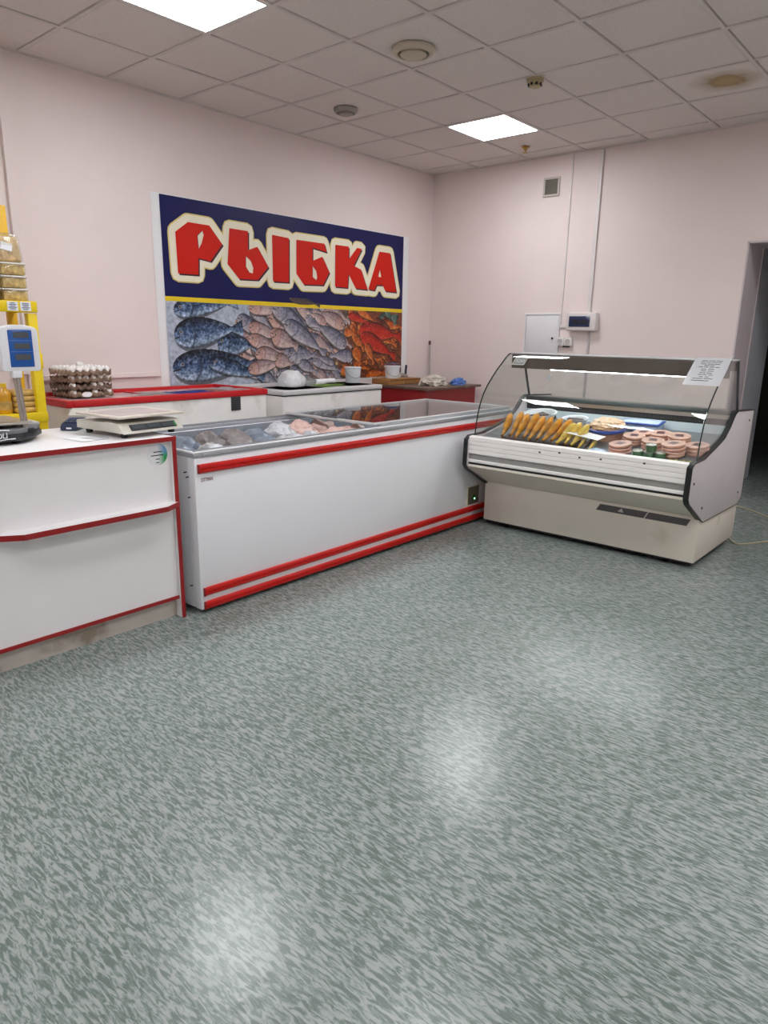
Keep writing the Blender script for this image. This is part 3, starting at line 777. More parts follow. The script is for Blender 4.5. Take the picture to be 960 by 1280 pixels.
gl2.rotation_euler = (0, PI / 2, 0); gl2.location = Vector((FX1 + 0.0125, -2.372, 0.192)) - Vector((1.83, -3.34, 0))
text_part('brand_mark', 'ROTTMAN', 0.026, mat('dark_red_mark', (112, 30, 36), rough=0.5), t, Vector((FX1 + 0.0012, -4.752, 0.688)) - t.location, (PI / 2, 0, PI / 2), sx=0.62)
for (xx, zz) in ((2.19, 0.722), (2.205, 0.70), (2.215, 0.60), (2.19, 0.135)):
    MB().box(xx - 0.012, xx + 0.012, FY0 - 0.004, FY0 - 0.0005, zz - 0.003, zz + 0.003, rot=Matrix.Rotation(-0.3, 3, 'Y')).build('scuff_mark', M_black, t, world=True, smooth=False)

# frozen goods seen in the open half
cols = {'pinkish': mat('frozen_pink_meat', (206, 172, 164), rough=0.35, var=0.22, scale=26, bump=0.5, bscale=40),
        'pale': mat('frosted_clear_bag', (188, 190, 194), rough=0.25, var=0.25, scale=18, bump=0.6, bscale=30),
        'blue': mat('blue_grey_frosted_bag', (120, 130, 144), rough=0.3, var=0.3, scale=22, bump=0.6, bscale=30),
        'grey': mat('grey_brown_frozen_fish', (128, 122, 120), rough=0.35, var=0.25, scale=24, bump=0.5)}
BAGS = []
kinds = ['pinkish', 'pinkish', 'pinkish', 'pinkish', 'pale', 'pale', 'blue', 'pale', 'grey', 'blue', 'grey', 'grey', 'blue', 'pale', 'grey', 'blue']
for r in range(8):
    BAGS += [(-3.36 - 0.184 * r, 1.635, kinds[2 * r]), (-3.37 - 0.184 * r, 1.965, kinds[2 * r + 1])]
desc = {'pinkish': 'pink frozen poultry bag', 'pale': 'frosted pale bag', 'blue': 'blue grey frosted bag', 'grey': 'grey frozen fish pack'}
nth = ['under the glass lid edge', 'first clear of the glass lids', 'second clear of the lids', 'third clear of the lids', 'fourth from the sales counter', 'third from the sales counter', 'second from the sales counter', 'nearest the sales counter']
rowname = [n_ + side for n_ in nth for side in (', rear side', ', front side')]
for i, (y, x, k) in enumerate(BAGS):
    o = MB().lump((0, 0, 0), (0.155, 0.088, 0.115), amp=0.2, freq=2.2, seed=i * 3.1, sub=4).build('frozen_bag', cols[k], None)
    o.location = (x, y, 0.652 + random.uniform(-0.012, 0.006)); o.rotation_euler = (0, 0, random.uniform(-0.1, 0.1))
    tag(o, desc[k] + ' inside the long freezer, ' + rowname[i], 'frozen bag', 'frozen bags in the long freezer')
MB_FILL = MB().box(FX0 + 0.062, FX1 - 0.062, FY0 + 0.062, FY1 - 0.062, 0.421, 0.62, 0.0)
o = MB_FILL.build('frozen_goods', cols['pale'], None, smooth=False)
tag(o, 'lower layer of frozen goods filling the long chest freezer', 'frozen goods', kind='stuff')

# ------------------------------------------------------------------ red-rimmed freezer against the left wall
BX0, BX1, BY0, BY1 = 0.035, 0.73, -4.69, -3.065
t = thing('chest_freezer', 'white chest freezer with a red rim against the banner wall', 'freezer', (0.38, -3.88, 0))
MB().box(BX0 + 0.012, BX1 - 0.008, BY0 + 0.012, BY1 - 0.012, 0.03, 0.905, 0.008).build('body', M_enamel_old, t, world=True)
MB().box(BX0 + 0.05, BX1 - 0.05, BY0 + 0.05, BY1 - 0.05, 0.0, 0.03).build('kick_base', M_black, t, world=True, smooth=False)
MB().ring(BX0, BX1, BY0, BY1, 0.905, 0.95, 0.045, 0.006).build('red_rim', M_redrim, t, world=True)
lidm = MB().box(BX0 + 0.046, BX1 - 0.046, BY0 + 0.046, BY1 - 0.046, 0.906, 0.925, 0.003).build('top_lid', mat('pinkish_white_lid', (214, 196, 196), rough=0.25, var=0.03), t, world=True)
MB().box(BX0 + 0.06, BX1 - 0.05, -3.95, -3.93, 0.925, 0.934, 0.002).build('lid_joint', M_redrim, lidm, world=True)
gv = MB().box(BX1 - 0.008, BX1 - 0.003, -3.425, -3.335, 0.80, 0.905, 0.002).build('vent_plate', M_dgrey, t, world=True)
for k in range(6):
    MB().box(BX1 - 0.003, BX1 - 0.001, -3.418, -3.342, 0.81 + k * 0.016, 0.817 + k * 0.016).build('slat', M_black, gv, world=True, smooth=False)

# ------------------------------------------------------------------ low white freezer next to it
CX0, CX1, CY0, CY1 = 0.03, 0.52, -2.72, -1.42
t = thing('chest_freezer', 'plain white chest freezer with a thick lid between red-rimmed freezer and red table', 'freezer', (0.28, -2.07, 0))
MB().box(CX0, CX1 - 0.012, CY0 + 0.006, CY1 - 0.006, 0.03, 0.848, 0.006).build('body', M_enamel_old, t, world=True)
MB().box(CX0 + 0.05, CX1 - 0.05, CY0 + 0.05, CY1 - 0.05, 0.0, 0.03).build('kick_base', M_black, t, world=True, smooth=False)
MB().box(CX0, CX1, CY0, CY1, 0.858, 0.90, 0.010, 3).build('lid', mat('greyish_white_lid', (210, 208, 208), rough=0.35, var=0.02), t, world=True)
MB().box(CX0 + 0.01, CX1 - 0.02, CY0 + 0.012, CY1 - 0.012, 0.848, 0.858).build('lid_seal', M_dgrey, t, world=True, smooth=False)

# ------------------------------------------------------------------ red table in the corner
t = thing('corner_table', 'dark red panelled table with a brown top in the room corner', 'table', (0.47, -0.66, 0))
M_rp = mat('glossy_dark_red_panel', (150, 14, 22), rough=0.3, var=0.06)
M_top = mat('worn_brown_worktop', (98, 76, 64), rough=0.45, var=0.2, scale=14, dirt=((140, 124, 112), 9, 0.55))
MB().box(0.06, 0.86, -1.12, -0.16, 0.842, 0.866, 0.003).build('table_top', M_top, t, world=True)
MB().box(0.08, 0.81, -1.085, -1.067, 0.0, 0.842).build('front_panel', M_rp, t, world=True, smooth=False)
MB().box(0.792, 0.81, -1.066, -0.20, 0.0, 0.842).build('side_panel', M_rp, t, world=True, smooth=False)
MB().box(0.08, 0.098, -1.066, -0.20, 0.0, 0.842).build('side_panel', M_rp, t, world=True, smooth=False)
MB().box(0.098, 0.792, -0.22, -0.20, 0.0, 0.842).build('back_panel', M_rp, t, world=True, smooth=False)

# ------------------------------------------------------------------ refrigerated display case with curved glass
KX0, KX1 = 2.345, 3.900
M_cream_en = mat('cream_enamel', (224, 216, 202), rough=0.4, var=0.02, scale=3, dirt=((186, 172, 148), 2.5, 0.66))
M_side = mat('grey_white_side_panel', (206, 200, 200), rough=0.45, var=0.03, scale=20)
M_rubber = mat('black_rubber_trim', (14, 16, 16), rough=0.4)
M_ribs = mat('white_ribbed_profile', (236, 232, 228), rough=0.35, var=0.02)
M_greyband = mat('grey_band', (140, 138, 134), rough=0.4, var=0.06)
M_inner = mat('pale_blue_inner_liner', (196, 208, 214), rough=0.35, var=0.04)
M_canopy = mat('brownish_steel_canopy', (100, 92, 86), rough=0.35, metal=0.75, var=0.12, scale=5)
case = thing('display_case', 'white refrigerated display case with curved front glass full of fish products', 'display case', (3.12, -2.0, 0))
panel = [(-1.44, 0.925), (-1.835, 0.943), (-1.885, 0.925), (-1.965, 0.852), (-2.06, 0.790), (-2.235, 0.745), (-2.42, 0.705), (-2.60, 0.700), (-2.635, 0.680), (-2.640, 0.500), (-2.615, 0.470), (-2.335, 0.320), (-2.29, 0.300), (-1.53, 0.283), (-1.455, 0.32)]
def strip(mb, pts, x0, x1, th):
    """band of thickness th lying along an outline of (y, z) points"""
    bm = mb.bm; n = len(pts); rows = []
    for i in range(n):
        a = Vector(pts[max(i - 1, 0)]); c = Vector(pts[min(i + 1, n - 1)]); d = (c - a).normalized(); nn = Vector((-d.y, d.x))
        p = Vector(pts[i]); q = p + nn * th
        rows.append([bm.verts.new((x0, p.x, p.y)), bm.verts.new((x1, p.x, p.y)), bm.verts.new((x1, q.x, q.y)), bm.verts.new((x0, q.x, q.y))])
    for A, B in zip(rows, rows[1:]):
        for k in range(4): bm.faces.new((A[k], A[(k + 1) % 4], B[(k + 1) % 4], B[k]))
    bm.faces.new(rows[0]); bm.faces.new(rows[-1])
    return mb
for x0, x1, ox in ((KX0, KX0 + 0.028, -1), (KX1 - 0.028, KX1, 1)):
    p = MB().prism(panel, 'x', x0, x1, 0.002).build('side_panel', M_side, case, world=True)
    strip(MB(), panel[0:12], x0 - 0.002, x1 + 0.002, -0.007).build('edge_trim', M_rubber, p, world=True)
    strip(MB(), panel[11:15] + [panel[0]], x0 - 0.001, x1 + 0.001, -0.004).build('lower_edge_trim', mat('brown_edge_trim', (84, 66, 44), rough=0.5), p, world=True)
    sc = MB()
    for (yy, zz) in ((-2.575, 0.582), (-2.36, 0.40), (-1.56, 0.37), (-1.535, 0.865)):
        xs = x1 if ox > 0 else x0
        sc.tube([(xs, yy, zz), (xs + ox * 0.004, yy, zz)], 0.008, 10)
    sc.build('screw', M_dgrey, p, world=True)
AX, BX = KX0 + 0.028, KX1 - 0.028
# ribbed front fascia
pr = [(-2.50, 0.690), (-2.585, 0.706), (-2.612, 0.702)]
z = 0.700
for k in range(4):
    pr += [(-2.622, z - 0.003), (-2.622, z - 0.026), (-2.616, z - 0.029)]
    z -= 0.030
pr += [(-2.616, 0.578), (-2.50, 0.578)]
MB().prism(pr, 'x', AX, BX).build('ribbed_fascia', M_ribs, case, world=True, angle=25)
MB().box(AX, BX, -2.612, -2.52, 0.540, 0.578).build('grey_strip', M_greyband, case, world=True, smooth=False)
MB().box(AX, BX, -2.620, -2.52, 0.518, 0.540, 0.003).build('white_strip', M_ribs, case, world=True)
MB().box(AX, BX, -2.615, -2.52, 0.503, 0.518).build('black_strip', M_rubber, case, world=True, smooth=False)
MB().prism([(-2.618, 0.503), (-2.618, 0.487), (-2.60, 0.474), (-2.34, 0.330), (-2.31, 0.345), (-2.52, 0.47), (-2.52, 0.503)], 'x', AX, BX).build('underside_panel', M_cream_en, case, world=True, angle=20)
MB().box(AX, BX, -1.50, -1.455, 0.29, 0.92).build('rear_panel', M_side, case, world=True, smooth=False)
MB().box(AX, BX, -2.33, -1.50, 0.335, 0.36).build('tub_floor', M_inner, case, world=True, smooth=False)
# small chips on the ribbed fascia
chips = MB()
for x, zz in ((2.93, 0.655), (3.07, 0.668), (3.21, 0.655), (3.35, 0.662), (3.62, 0.672)):
    chips.box(x - 0.006, x + 0.008, -2.6235, -2.621, zz - 0.006, zz + 0.005)
chips.build('paint_chip', M_dgrey, case, world=True, smooth=False)
# base
MB().box(KX0 + 0.012, KX1 - 0.008, -2.352, -1.50, 0.042, 0.335, 0.004).build('base', M_cream_en, case, world=True)
MB().box(KX0 + 0.03, KX1 - 0.03, -2.335, -1.52, 0.026, 0.042).build('base_frame', M_black, case, world=True, smooth=False)
for x in (2.52, 3.70):
    for y in (-2.28, -1.60):
        MB().lathe([(0.022, 0), (0.024, 0.006), (0.010, 0.010), (0.010, 0.028)], (x, y, 0), 14).build('foot', M_black, case, world=True)
g = MB().prism([(3.235, 0.272), (3.825, 0.272), (3.845, 0.316), (3.262, 0.316)], 'y', -2.3555, -2.351).build('grille', mat('grey_grille', (112, 108, 106), rough=0.5), case, world=True, smooth=False)
for k in range(6):
    zz = 0.277 + k * 0.0068; s = (zz - 0.272) / 0.044
    MB().box(3.242 + 0.027 * s, 3.822 + 0.02 * s, -2.3585, -2.355, zz, zz + 0.0032).build('slat', mat('dark_grille_slat', (84, 80, 80), rough=0.5), g, world=True, smooth=False)
MB().prism([(3.558, 0.272), (3.564, 0.272), (3.588, 0.316), (3.582, 0.316)], 'y', -2.3595, -2.354).build('grille_divider', M_cream_en, g, world=True, smooth=False)
MB().prism([(3.385, 0.287), (3.425, 0.285), (3.412, 0.312)], 'y', -2.3595, -2.354).build('grille_patch', M_side, g, world=True, smooth=False)
# deck and inner rear wall
def dz(y): return 0.68 + (y + 2.5) / 6.0
MB().prism([(-2.57, dz(-2.57) - 0.02), (-2.57, dz(-2.57)), (-1.85, dz(-1.85)), (-1.85, dz(-1.85) - 0.02)], 'x', AX, BX).build('deck', mat('steel_deck', (122, 128, 132), rough=0.4, metal=0.4, var=0.08), case, world=True, smooth=False)
MB().box(AX, BX, -1.85, -1.80, 0.77, 0.845).build('liner', M_inner, case, world=True, smooth=False)
sl = MB().box(AX, BX, -1.83, -1.80, 0.845, 0.888).build('air_slot', M_black, case, world=True, smooth=False)
gsl = MB()
x = AX + 0.01
while x < BX - 0.01:
    gsl.box(x, x + 0.004, -1.838, -1.829, 0.856, 0.882); x += 0.0125
gsl.build('slot_fins', M_dgrey, sl, world=True, smooth=False)
MB().box(AX, BX, -1.848, -1.80, 0.888, 0.916).build('steel_band', M_steel, case, world=True, smooth=False)
MB().box(AX, BX, -1.858, -1.79, 0.916, 0.945, 0.006).build('rear_rail', mat('dark_green_grey_rail', (66, 76, 76), rough=0.35, metal=0.3), case, world=True)
MB().box(AX, BX, -1.80, -1.455, 0.908, 0.922).build('rear_shelf', M_steel, case, world=True, smooth=False)
# curved glass
GC = [(-2.53, 0.706), (-2.522, 0.77), (-2.508, 0.84), (-2.482, 0.92), (-2.448, 0.985), (-2.40, 1.045), (-2.345, 1.098), (-2.285, 1.150), (-2.212, 1.203), (-2.158, 1.243), (-2.125, 1.2625), (-2.085, 1.270)]
strip(MB(), GC, KX0 + 0.012, KX1 - 0.012, -0.006).build('front_glass', M_case_glass, case, world=True)
for x in (KX0 + 0.012, KX1 - 0.016):
    strip(MB(), GC, x - 0.001, x + 0.005, -0.0075).build('glass_edge', mat('dark_green_glass_edge', (40, 58, 56), rough=0.15), case, world=True)
sidep = GC + [(-1.93, 1.262), (-1.80, 0.945)] + panel[2:7]
for x in (KX0 + 0.018, KX1 - 0.022):
    MB().prism([(p[0] + (0.01 if i < len(GC) else 0), p[1]) for i, p in enumerate(sidep)], 'x', x, x + 0.005).build('side_glass', M_case_glass, case, world=True, smooth=False)
    strip(MB(), [(-1.93, 1.262), (-1.80, 0.945)], x - 0.004, x + 0.010, 0.010).build('rear_post', M_dgrey, case, world=True, smooth=False)
strip(MB(), [(-1.926, 1.25), (-1.806, 0.945)], AX, BX, 0.005).build('rear_glass', M_case_glass, case, world=True, smooth=False)
# canopy with lamp
cn = MB().box(KX0 + 0.02, KX1 - 0.02, -2.086, -2.076, 1.160, 1.258).box(KX0 + 0.02, KX1 - 0.02, -2.086, -1.925, 1.254, 1.262).box(KX0 + 0.02, KX1 - 0.02, -1.935, -1.925, 1.20, 1.258)
cn.build('canopy', M_canopy, case, world=True, smooth=False)
MB().box(KX0 + 0.012, KX1 - 0.012, -2.10, -1.92, 1.262, 1.272, 0.003).build('canopy_cap', M_alu_lt, case, world=True)
lp = MB().box(2.52, 3.74, -2.05, -2.0, 1.18, 1.205, 0.004).build('lamp_holder', M_trunk, case, world=True)
MB().tube([(2.66, -2.03, 1.168), (3.66, -2.03, 1.168)], 0.0145, 14).build('lamp_tube', emitter('case_lamp_tube', (250, 252, 255), CASE_TUBE_POWER), lp, world=True)
lg = MB().prism([(2.37, 1.186), (2.465, 1.186), (2.50, 1.238), (2.405, 1.238)], 'y', -2.089, -2.086).build('maker_plate', mat('grey_maker_plate', (176, 176, 174), rough=0.4), case, world=True, smooth=False)
fr = MB()
for a, b in (((2.37, 1.186), (2.465, 1.186)), ((2.465, 1.186), (2.50, 1.238)), ((2.50, 1.238), (2.405, 1.238)), ((2.405, 1.238), (2.37, 1.186))):
    fr.tube([(a[0], -2.0895, a[1]), (b[0], -2.0895, b[1])], 0.003, 6)
fr.build('plate_border', M_paper, lg, world=True)
text_part('plate_lettering', 'IGAR', 0.034, M_paper, lg, Vector((2.437, -2.0895, 1.212)) - case.location, (PI / 2, 0, 0), sx=0.95, shear=0.25, offset=0.0008)
# clip on the inside of the glass
MB().box(2.565, 2.59, -1.905, -1.89, 1.07, 1.12, 0.004, rot=Matrix.Rotation(0.5, 3, 'Y')).build('glass_clip', M_alu_lt, case, world=True)

# notice taped on the curved glass, and blank paper on the canopy
def curved_sheet(x0, x1, s0, s1, lift, curl=0.0):
    """sheet of paper that follows the glass from arc length s0 to s1 (measured from the top)"""
    pts = [Vector(p) for p in GC[::-1]]
    acc = [0.0]
    for a, b in zip(pts, pts[1:]): acc.append(acc[-1] + (b - a).length)
    def at(s):
        if s <= 0:
            return pts[0] + Vector((1, 0.02)) * (-s), Vector((0.0, 1.0))
        for i in range(len(pts) - 1):
            if s <= acc[i + 1]:
                t = (s - acc[i]) / (acc[i + 1] - acc[i]); d = (pts[i + 1] - pts[i]).normalized()
                return pts[i].lerp(pts[i + 1], t), Vector((d.y, -d.x))
        d = (pts[-1] - pts[-2]).normalized(); return pts[-1], Vector((d.y, -d.x))
    bm = bmesh.new(); NS, NX = 16, 10; rows = []
    for i in range(NS + 1):
        s = s0 + (s1 - s0) * i / NS; p, nn = at(s)
        if nn.y < 0: nn = -nn
        row = []
        for j in range(NX + 1):
            u = j / NX; k = lift + curl * max(0, (u - 0.75) / 0.25) ** 2 * max(0, 1 - i / NS * 2)
            row.append(bm.verts.new((x0 + (x1 - x0) * u, p.x + nn.x * k, p.y + nn.y * k)))
        rows.append(row)
    for A, B in zip(rows, rows[1:]):
        for j in range(NX): bm.faces.new((A[j], A[j + 1], B[j + 1], B[j]))
    bmesh.ops.solidify(bm, geom=bm.faces[:], thickness=0.0008)
    return bm, at
nt_ = thing('paper_notice', 'printed white paper notice taped over the glass of the display case', 'notice', (3.80, -2.2, 1.18))
bm, at = curved_sheet(3.688, 3.898, -0.015, 0.285, 0.010, 0.02)
m_ = MB(); m_.bm = bm; m_.build('sheet', M_paper, nt_, world=True)
lines = [(0.055, 0.125, 3), (0.072, 0.13, 4), (0.089, 0.115, 3), (0.103, 0.07, 2), (0.118, 0.125, 4), (0.138, 0.085, 2), (0.156, 0.075, 2), (0.174, 0.085, 2), (0.192, 0.09, 3), (0.211, 0.065, 2), (0.228, 0.13, 2), (0.245, 0.135, 1)]
random.seed(5)
for s, w, parts in lines:
    p, nn = at(s); p2, _ = at(s + 0.003)
    if nn.y < 0: nn = -nn
    ang = math.atan2(p2.y - p.y, p2.x - p.x)
    x = 3.793 - w / 2
    b = MB()
    for k in range(parts):
        ww = w / parts * random.uniform(0.7, 0.92)
        c = p + nn * 0.0106
        b.box(x, x + ww, c.x - 0.0022, c.x + 0.0022, c.y - 0.0003, c.y + 0.0003, rot=Matrix.Rotation(ang, 3, 'X'))
        x += w / parts
    b.build('printed_line', M_ink, nt_, world=True, smooth=False)
# ------------------------------------------------------------------ food in the case (everything rests on the sloped deck)
TH = math.atan(1 / 6.0)
random.seed(11)
M_fish = mat('golden_smoked_fish_skin', (220, 150, 34), rough=0.28, var=0.45, scale=22, bump=0.3, bscale=60, coat=0.3, dirt=((88, 44, 12), 9, 0.47))
M_fish_belly = mat('pale_golden_fish', (232, 196, 88), rough=0.3, var=0.25, scale=20, bump=0.3, coat=0.3, dirt=((170, 110, 40), 10, 0.6))
M_fish_dark = mat('dark_fish_skin', (70, 58, 52), rough=0.3, var=0.3, scale=16)
M_white_pl = mat('white_plastic', (226, 230, 234), rough=0.35, var=0.02)
def fish_mesh(mb, L, W, T):
    """fish body along +z (tail at z=0), W along y, T along x"""
    prof = [(0.0, .42, .30), (0.06, .30, .35), (0.14, .26, .42), (0.25, .42, .6), (0.4, .70, .85), (0.55, .92, .98), (0.7, 1.0, 1.0), (0.82, .92, .9), (0.92, .66, .62), (0.98, .30, .3), (1.0, .06, .08)]
    rings = []; seg = 14
    for s, w, tt in prof:
        rings.append([mb.bm.verts.new((T / 2 * tt * math.cos(2 * PI * k / seg), W / 2 * w * math.sin(2 * PI * k / seg) + 0.012 * math.sin(s * PI), L * s)) for k in range(seg)])
    for A, B in zip(rings, rings[1:]):
        for k in range(seg): mb.bm.faces.new((A[k], A[(k + 1) % seg], B[(k + 1) % seg], B[k]))
    mb.bm.faces.new(rings[0]); mb.bm.faces.new(rings[-1])
    return mb
ft = MB().box(-0.30, 0.29, -0.055, 0.15, 0.0005, 0.005, 0.001).build('fish_tray', mat('dark_brown_tray', (44, 34, 30), rough=0.4, var=0.2), None)  # dark sheet added to deepen the shade between the fish
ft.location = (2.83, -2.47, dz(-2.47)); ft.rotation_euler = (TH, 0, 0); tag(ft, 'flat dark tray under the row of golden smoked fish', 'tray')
ordn = ['first', 'second', 'third', 'fourth', 'fifth', 'sixth', 'seventh', 'eighth', 'ninth', 'tenth', 'eleventh']
NF = 11
body_me = fish_mesh(MB(), 0.205, 0.098, 0.050).build('smoked_fish', M_fish, None)
for i in range(NF):
    x = 2.555 + i * 0.0525
    o = body_me if i == 0 else body_me.copy()
    if i:
        COL.objects.link(o)
    if i in (8, 9, 10):
        o.data = o.data.copy(); o.data.materials.clear(); o.data.materials.append(M_fish_belly)
    y = -2.485 + (0.02 if i % 2 else 0.0)
    lean = -0.62 + random.uniform(-0.06, 0.06)
    o.location = (x, y, dz(y) + (0.024 if i < 8 else 0.020))
    o.rotation_euler = (lean, 0.18 + 0.045 * min(i, 7) + random.uniform(-0.05, 0.05), random.uniform(-0.1, 0.25))
    o.scale = (1, 1, (1.0 if i not in (0,) else 0.92) * (0.9 if i > 7 else 1))
    tag(o, 'golden smoked fish, %s from the freezer end of the leaning row' % ordn[i], 'fish', 'row of smoked fish in the display case')
# small pieces of fish lying by the white sheet
for i, (x, y, m) in enumerate(((3.10, -2.49, M_fish_dark), (3.14, -2.50, M_fish_belly), (3.18, -2.50, M_fish_dark), (3.215, -2.505, M_fish_belly))):
    o = fish_mesh(MB(), 0.10, 0.05, 0.026).build('fish_piece', m, None)
    o.location = (x, y, dz(y) + 0.018); o.rotation_euler = (-0.95, 0.5, 0.2)
    tag(o, '%s small fish piece %s' % ('dark' if m is M_fish_dark else 'pale yellow', ['beside the last big smoked fish', 'under the white sheet edge near the big fish', 'under the middle of the white sheet', 'next to the clear plastic bag'][i]), 'fish', 'small fish pieces in the display case')

def tilted(name, label, cat, x, y, group=None, rz=0.0):
    t = thing(name, label, cat, (x, y, dz(y)), (TH, 0, rz), group)
    return t
# white basin
t = tilted('basin', 'round white basin of dark fish behind the golden smoked fish', 'basin', 2.62, -2.055)
MB().lathe([(0.085, 0.001), (0.112, 0.085), (0.122, 0.090), (0.122, 0.096), (0.110, 0.094), (0.082, 0.008), (0.001, 0.006)], seg=40, cap=False).build('bowl', M_white_pl, t)
cm = MB()
for k in range(9):
    a = k * 2.4; r = 0.02 + 0.008 * k
    cm.lump((r * math.cos(a), r * math.sin(a), 0.062), (0.04, 0.022, 0.018), 0.3, 2, k, 2, flat=False)
o = cm.build('dark_fish', M_fish_dark, t, kind='stuff')
# small bowl on a carton
t = tilted('bowl', 'small white oval bowl of dark food beside the clear tub', 'bowl', 2.935, -2.13)
MB().lathe([(0.062, 0.052), (0.085, 0.092), (0.092, 0.098), (0.092, 0.103), (0.082, 0.100), (0.058, 0.06), (0.001, 0.058)], seg=36, cap=False, sy=0.8).build('dish', M_white_pl, t)
MB().box(-0.06, 0.06, -0.055, 0.055, 0.001, 0.053, 0.006).build('carton', mat('speckled_brown_box', (142, 128, 118), rough=0.6, var=0.4, scale=18), t)
MB().lump((0, 0, 0.08), (0.066, 0.05, 0.02), 0.3, 3, 9, 3, flat=False).build('dark_food', M_fish_dark, t, kind='stuff')
# clear tub with blue band
t = tilted('plastic_tub', 'clear round tub of pink fish pieces with a blue lid band', 'tub', 3.195, -2.19)
M_pinkmeat = mat('pink_fish_meat', (214, 152, 120), rough=0.4, var=0.25, scale=22, bump=0.4)
M_peach = mat('peach_fish_meat', (232, 196, 160), rough=0.4, var=0.2, scale=26, bump=0.5)
M_clear = glass('clear_plastic', tint=(250, 250, 250), opacity=0.06, rough=0.05, ior=1.4)
MB().lathe([(0.100, 0.002), (0.112, 0.055)], seg=36).build('meat', M_pinkmeat, t)
MB().lathe([(0.106, 0.0), (0.118, 0.060)], seg=36, cap=False).build('tub_wall', M_clear, t)
MB().lathe([(0.118, 0.056), (0.126, 0.062), (0.126, 0.078), (0.118, 0.082), (0.112, 0.07)], seg=36, cap=False).build('blue_band', mat('blue_lid_band', (66, 92, 176), rough=0.3), t)
MB().lump((0, 0, 0.075), (0.112, 0.105, 0.045), 0.25, 3, 4, 4, flat=True).build('fish_pieces', M_peach, t)
# blue lidded container
t = tilted('plastic_container', 'clear oblong container with a pale blue lid at the back of the case', 'container', 3.335, -1.925)
MB().box(-0.135, 0.125, -0.06, 0.06, 0.001, 0.052, 0.02, 3).build('box', mat('pale_blue_plastic', (176, 196, 220), rough=0.25, var=0.1), t)
MB().box(-0.142, 0.132, -0.066, 0.066, 0.052, 0.062, 0.004, 2).build('lid', mat('blue_lid_rim', (52, 84, 164), rough=0.3), t)
MB().box(-0.128, 0.118, -0.055, 0.055, 0.062, 0.066, 0.002).build('lid_top', mat('pale_blue_lid', (190, 206, 226), rough=0.2, var=0.1), t)

# stacked round packs
M_pack = mat('pink_seafood_pack', (222, 158, 132), rough=0.3, var=0.18, scale=40, coat=0.2)
M_pack_lid = mat('peach_pack_lid', (230, 186, 168), rough=0.25, var=0.1, scale=30, coat=0.3)
M_plabel = mat('plum_pack_label', (96, 62, 66), rough=0.4, var=0.15)
base_pack = thing('seafood_pack', 'x', 'food pack', (0, 0, 0))
MB().lathe([(0.058, 0.001), (0.067, 0.005), (0.067, 0.013)], seg=30).build('dish', M_pack, base_pack)
MB().lathe([(0.068, 0.013), (0.070, 0.0155), (0.068, 0.018), (0.060, 0.0185), (0.001, 0.0185)], seg=30, cap=False).build('lid', M_pack_lid, base_pack)
MB().box(-0.024, 0.024, -0.026, 0.026, 0.0185, 0.0195).build('label', M_plabel, base_pack, smooth=False)
STK = [('A', 3.400, -2.245, 3, 'beside the clear tub'), ('B', 3.535, -2.135, 3, 'in front of the blue-lidded container'), ('C', 3.680, -2.220, 4, 'behind the green cans, farthest back'),
       ('D', 3.545, -2.300, 3, 'just behind the green cans'), ('E', 3.705, -2.385, 4, 'at the right of the green cans'), ('F', 3.395, -2.440, 3, 'in front row beside the plastic bag'),
       ('G', 3.815, -2.300, 3, 'against the side glass'), ('H', 3.400, -2.080, 2, 'between the clear tub and the blue-lidded container')]
first = True
lev = {0: 'bottom', 1: 'second lowest', 2: 'third lowest', 3: 'fourth lowest'}
for nm, x, y, n, where in STK:
    for k in range(n):
        loc = (x + random.uniform(-.003, .003), y - math.sin(TH) * 0.0208 * k, dz(y) + math.cos(TH) * 0.0208 * k + 0.0005)
        rot_ = (TH, 0, random.uniform(-0.4, 0.4))
        lb = 'round pink seafood pack, %s in the stack %s' % ('topmost' if k == n - 1 else lev[k], where)
        if first:
            base_pack.location = loc; base_pack.rotation_euler = rot_; base_pack['label'] = lb; base_pack['group'] = 'round seafood packs in the case'; first = False
        else:
            dup(base_pack, loc, rot_, lb, 'round seafood packs in the case')
# green cans
M_can = mat('green_can_label', (44, 92, 52), rough=0.35, var=0.3, scale=30)
M_tin = mat('tin_can_metal', (196, 198, 190), rough=0.25, metal=0.8)
c0 = tilted('food_can', 'small green can at the tub end of the front can row', 'can', 3.525, -2.480, 'small green cans in the case')
MB().lathe([(0.030, 0.001), (0.0315, 0.004), (0.0315, 0.036), (0.030, 0.039)], seg=26).build('can_body', M_can, c0)
MB().lathe([(0.0315, 0.039), (0.031, 0.042), (0.028, 0.042), (0.027, 0.0395), (0.001, 0.0395)], seg=26, cap=False).build('can_lid', M_tin, c0)
for x, y, k, lb in ((3.592, -2.475, 0, 'small green can in the middle of the front can row'), (3.658, -2.470, 0, 'small green can at the side glass end of the front can row'), (3.600, -2.468, 1, 'small green can stacked on top of the other green cans')):
    dup(c0, (x, y - math.sin(TH) * 0.043 * k, dz(y) + 0.043 * k * math.cos(TH)), None, lb, 'small green cans in the case')
# crumbs of dried snack
b = MB(); random.seed(3)
for k in range(34):
    x = random.uniform(3.72, 3.85); y = random.uniform(-2.52, -2.465)
    b.box(x - 0.007, x + 0.007, y - 0.004, y + 0.004, dz(y) + 0.001, dz(y) + 0.009, rot=Matrix.Rotation(random.uniform(0, 3), 3, 'Z'))
tag(b.build('dried_snack', mat('yellow_dried_snack', (206, 200, 130), rough=0.5, var=0.2), None, smooth=False), 'scattered yellowish dried snack pieces beside the green cans', 'snack', kind='stuff')
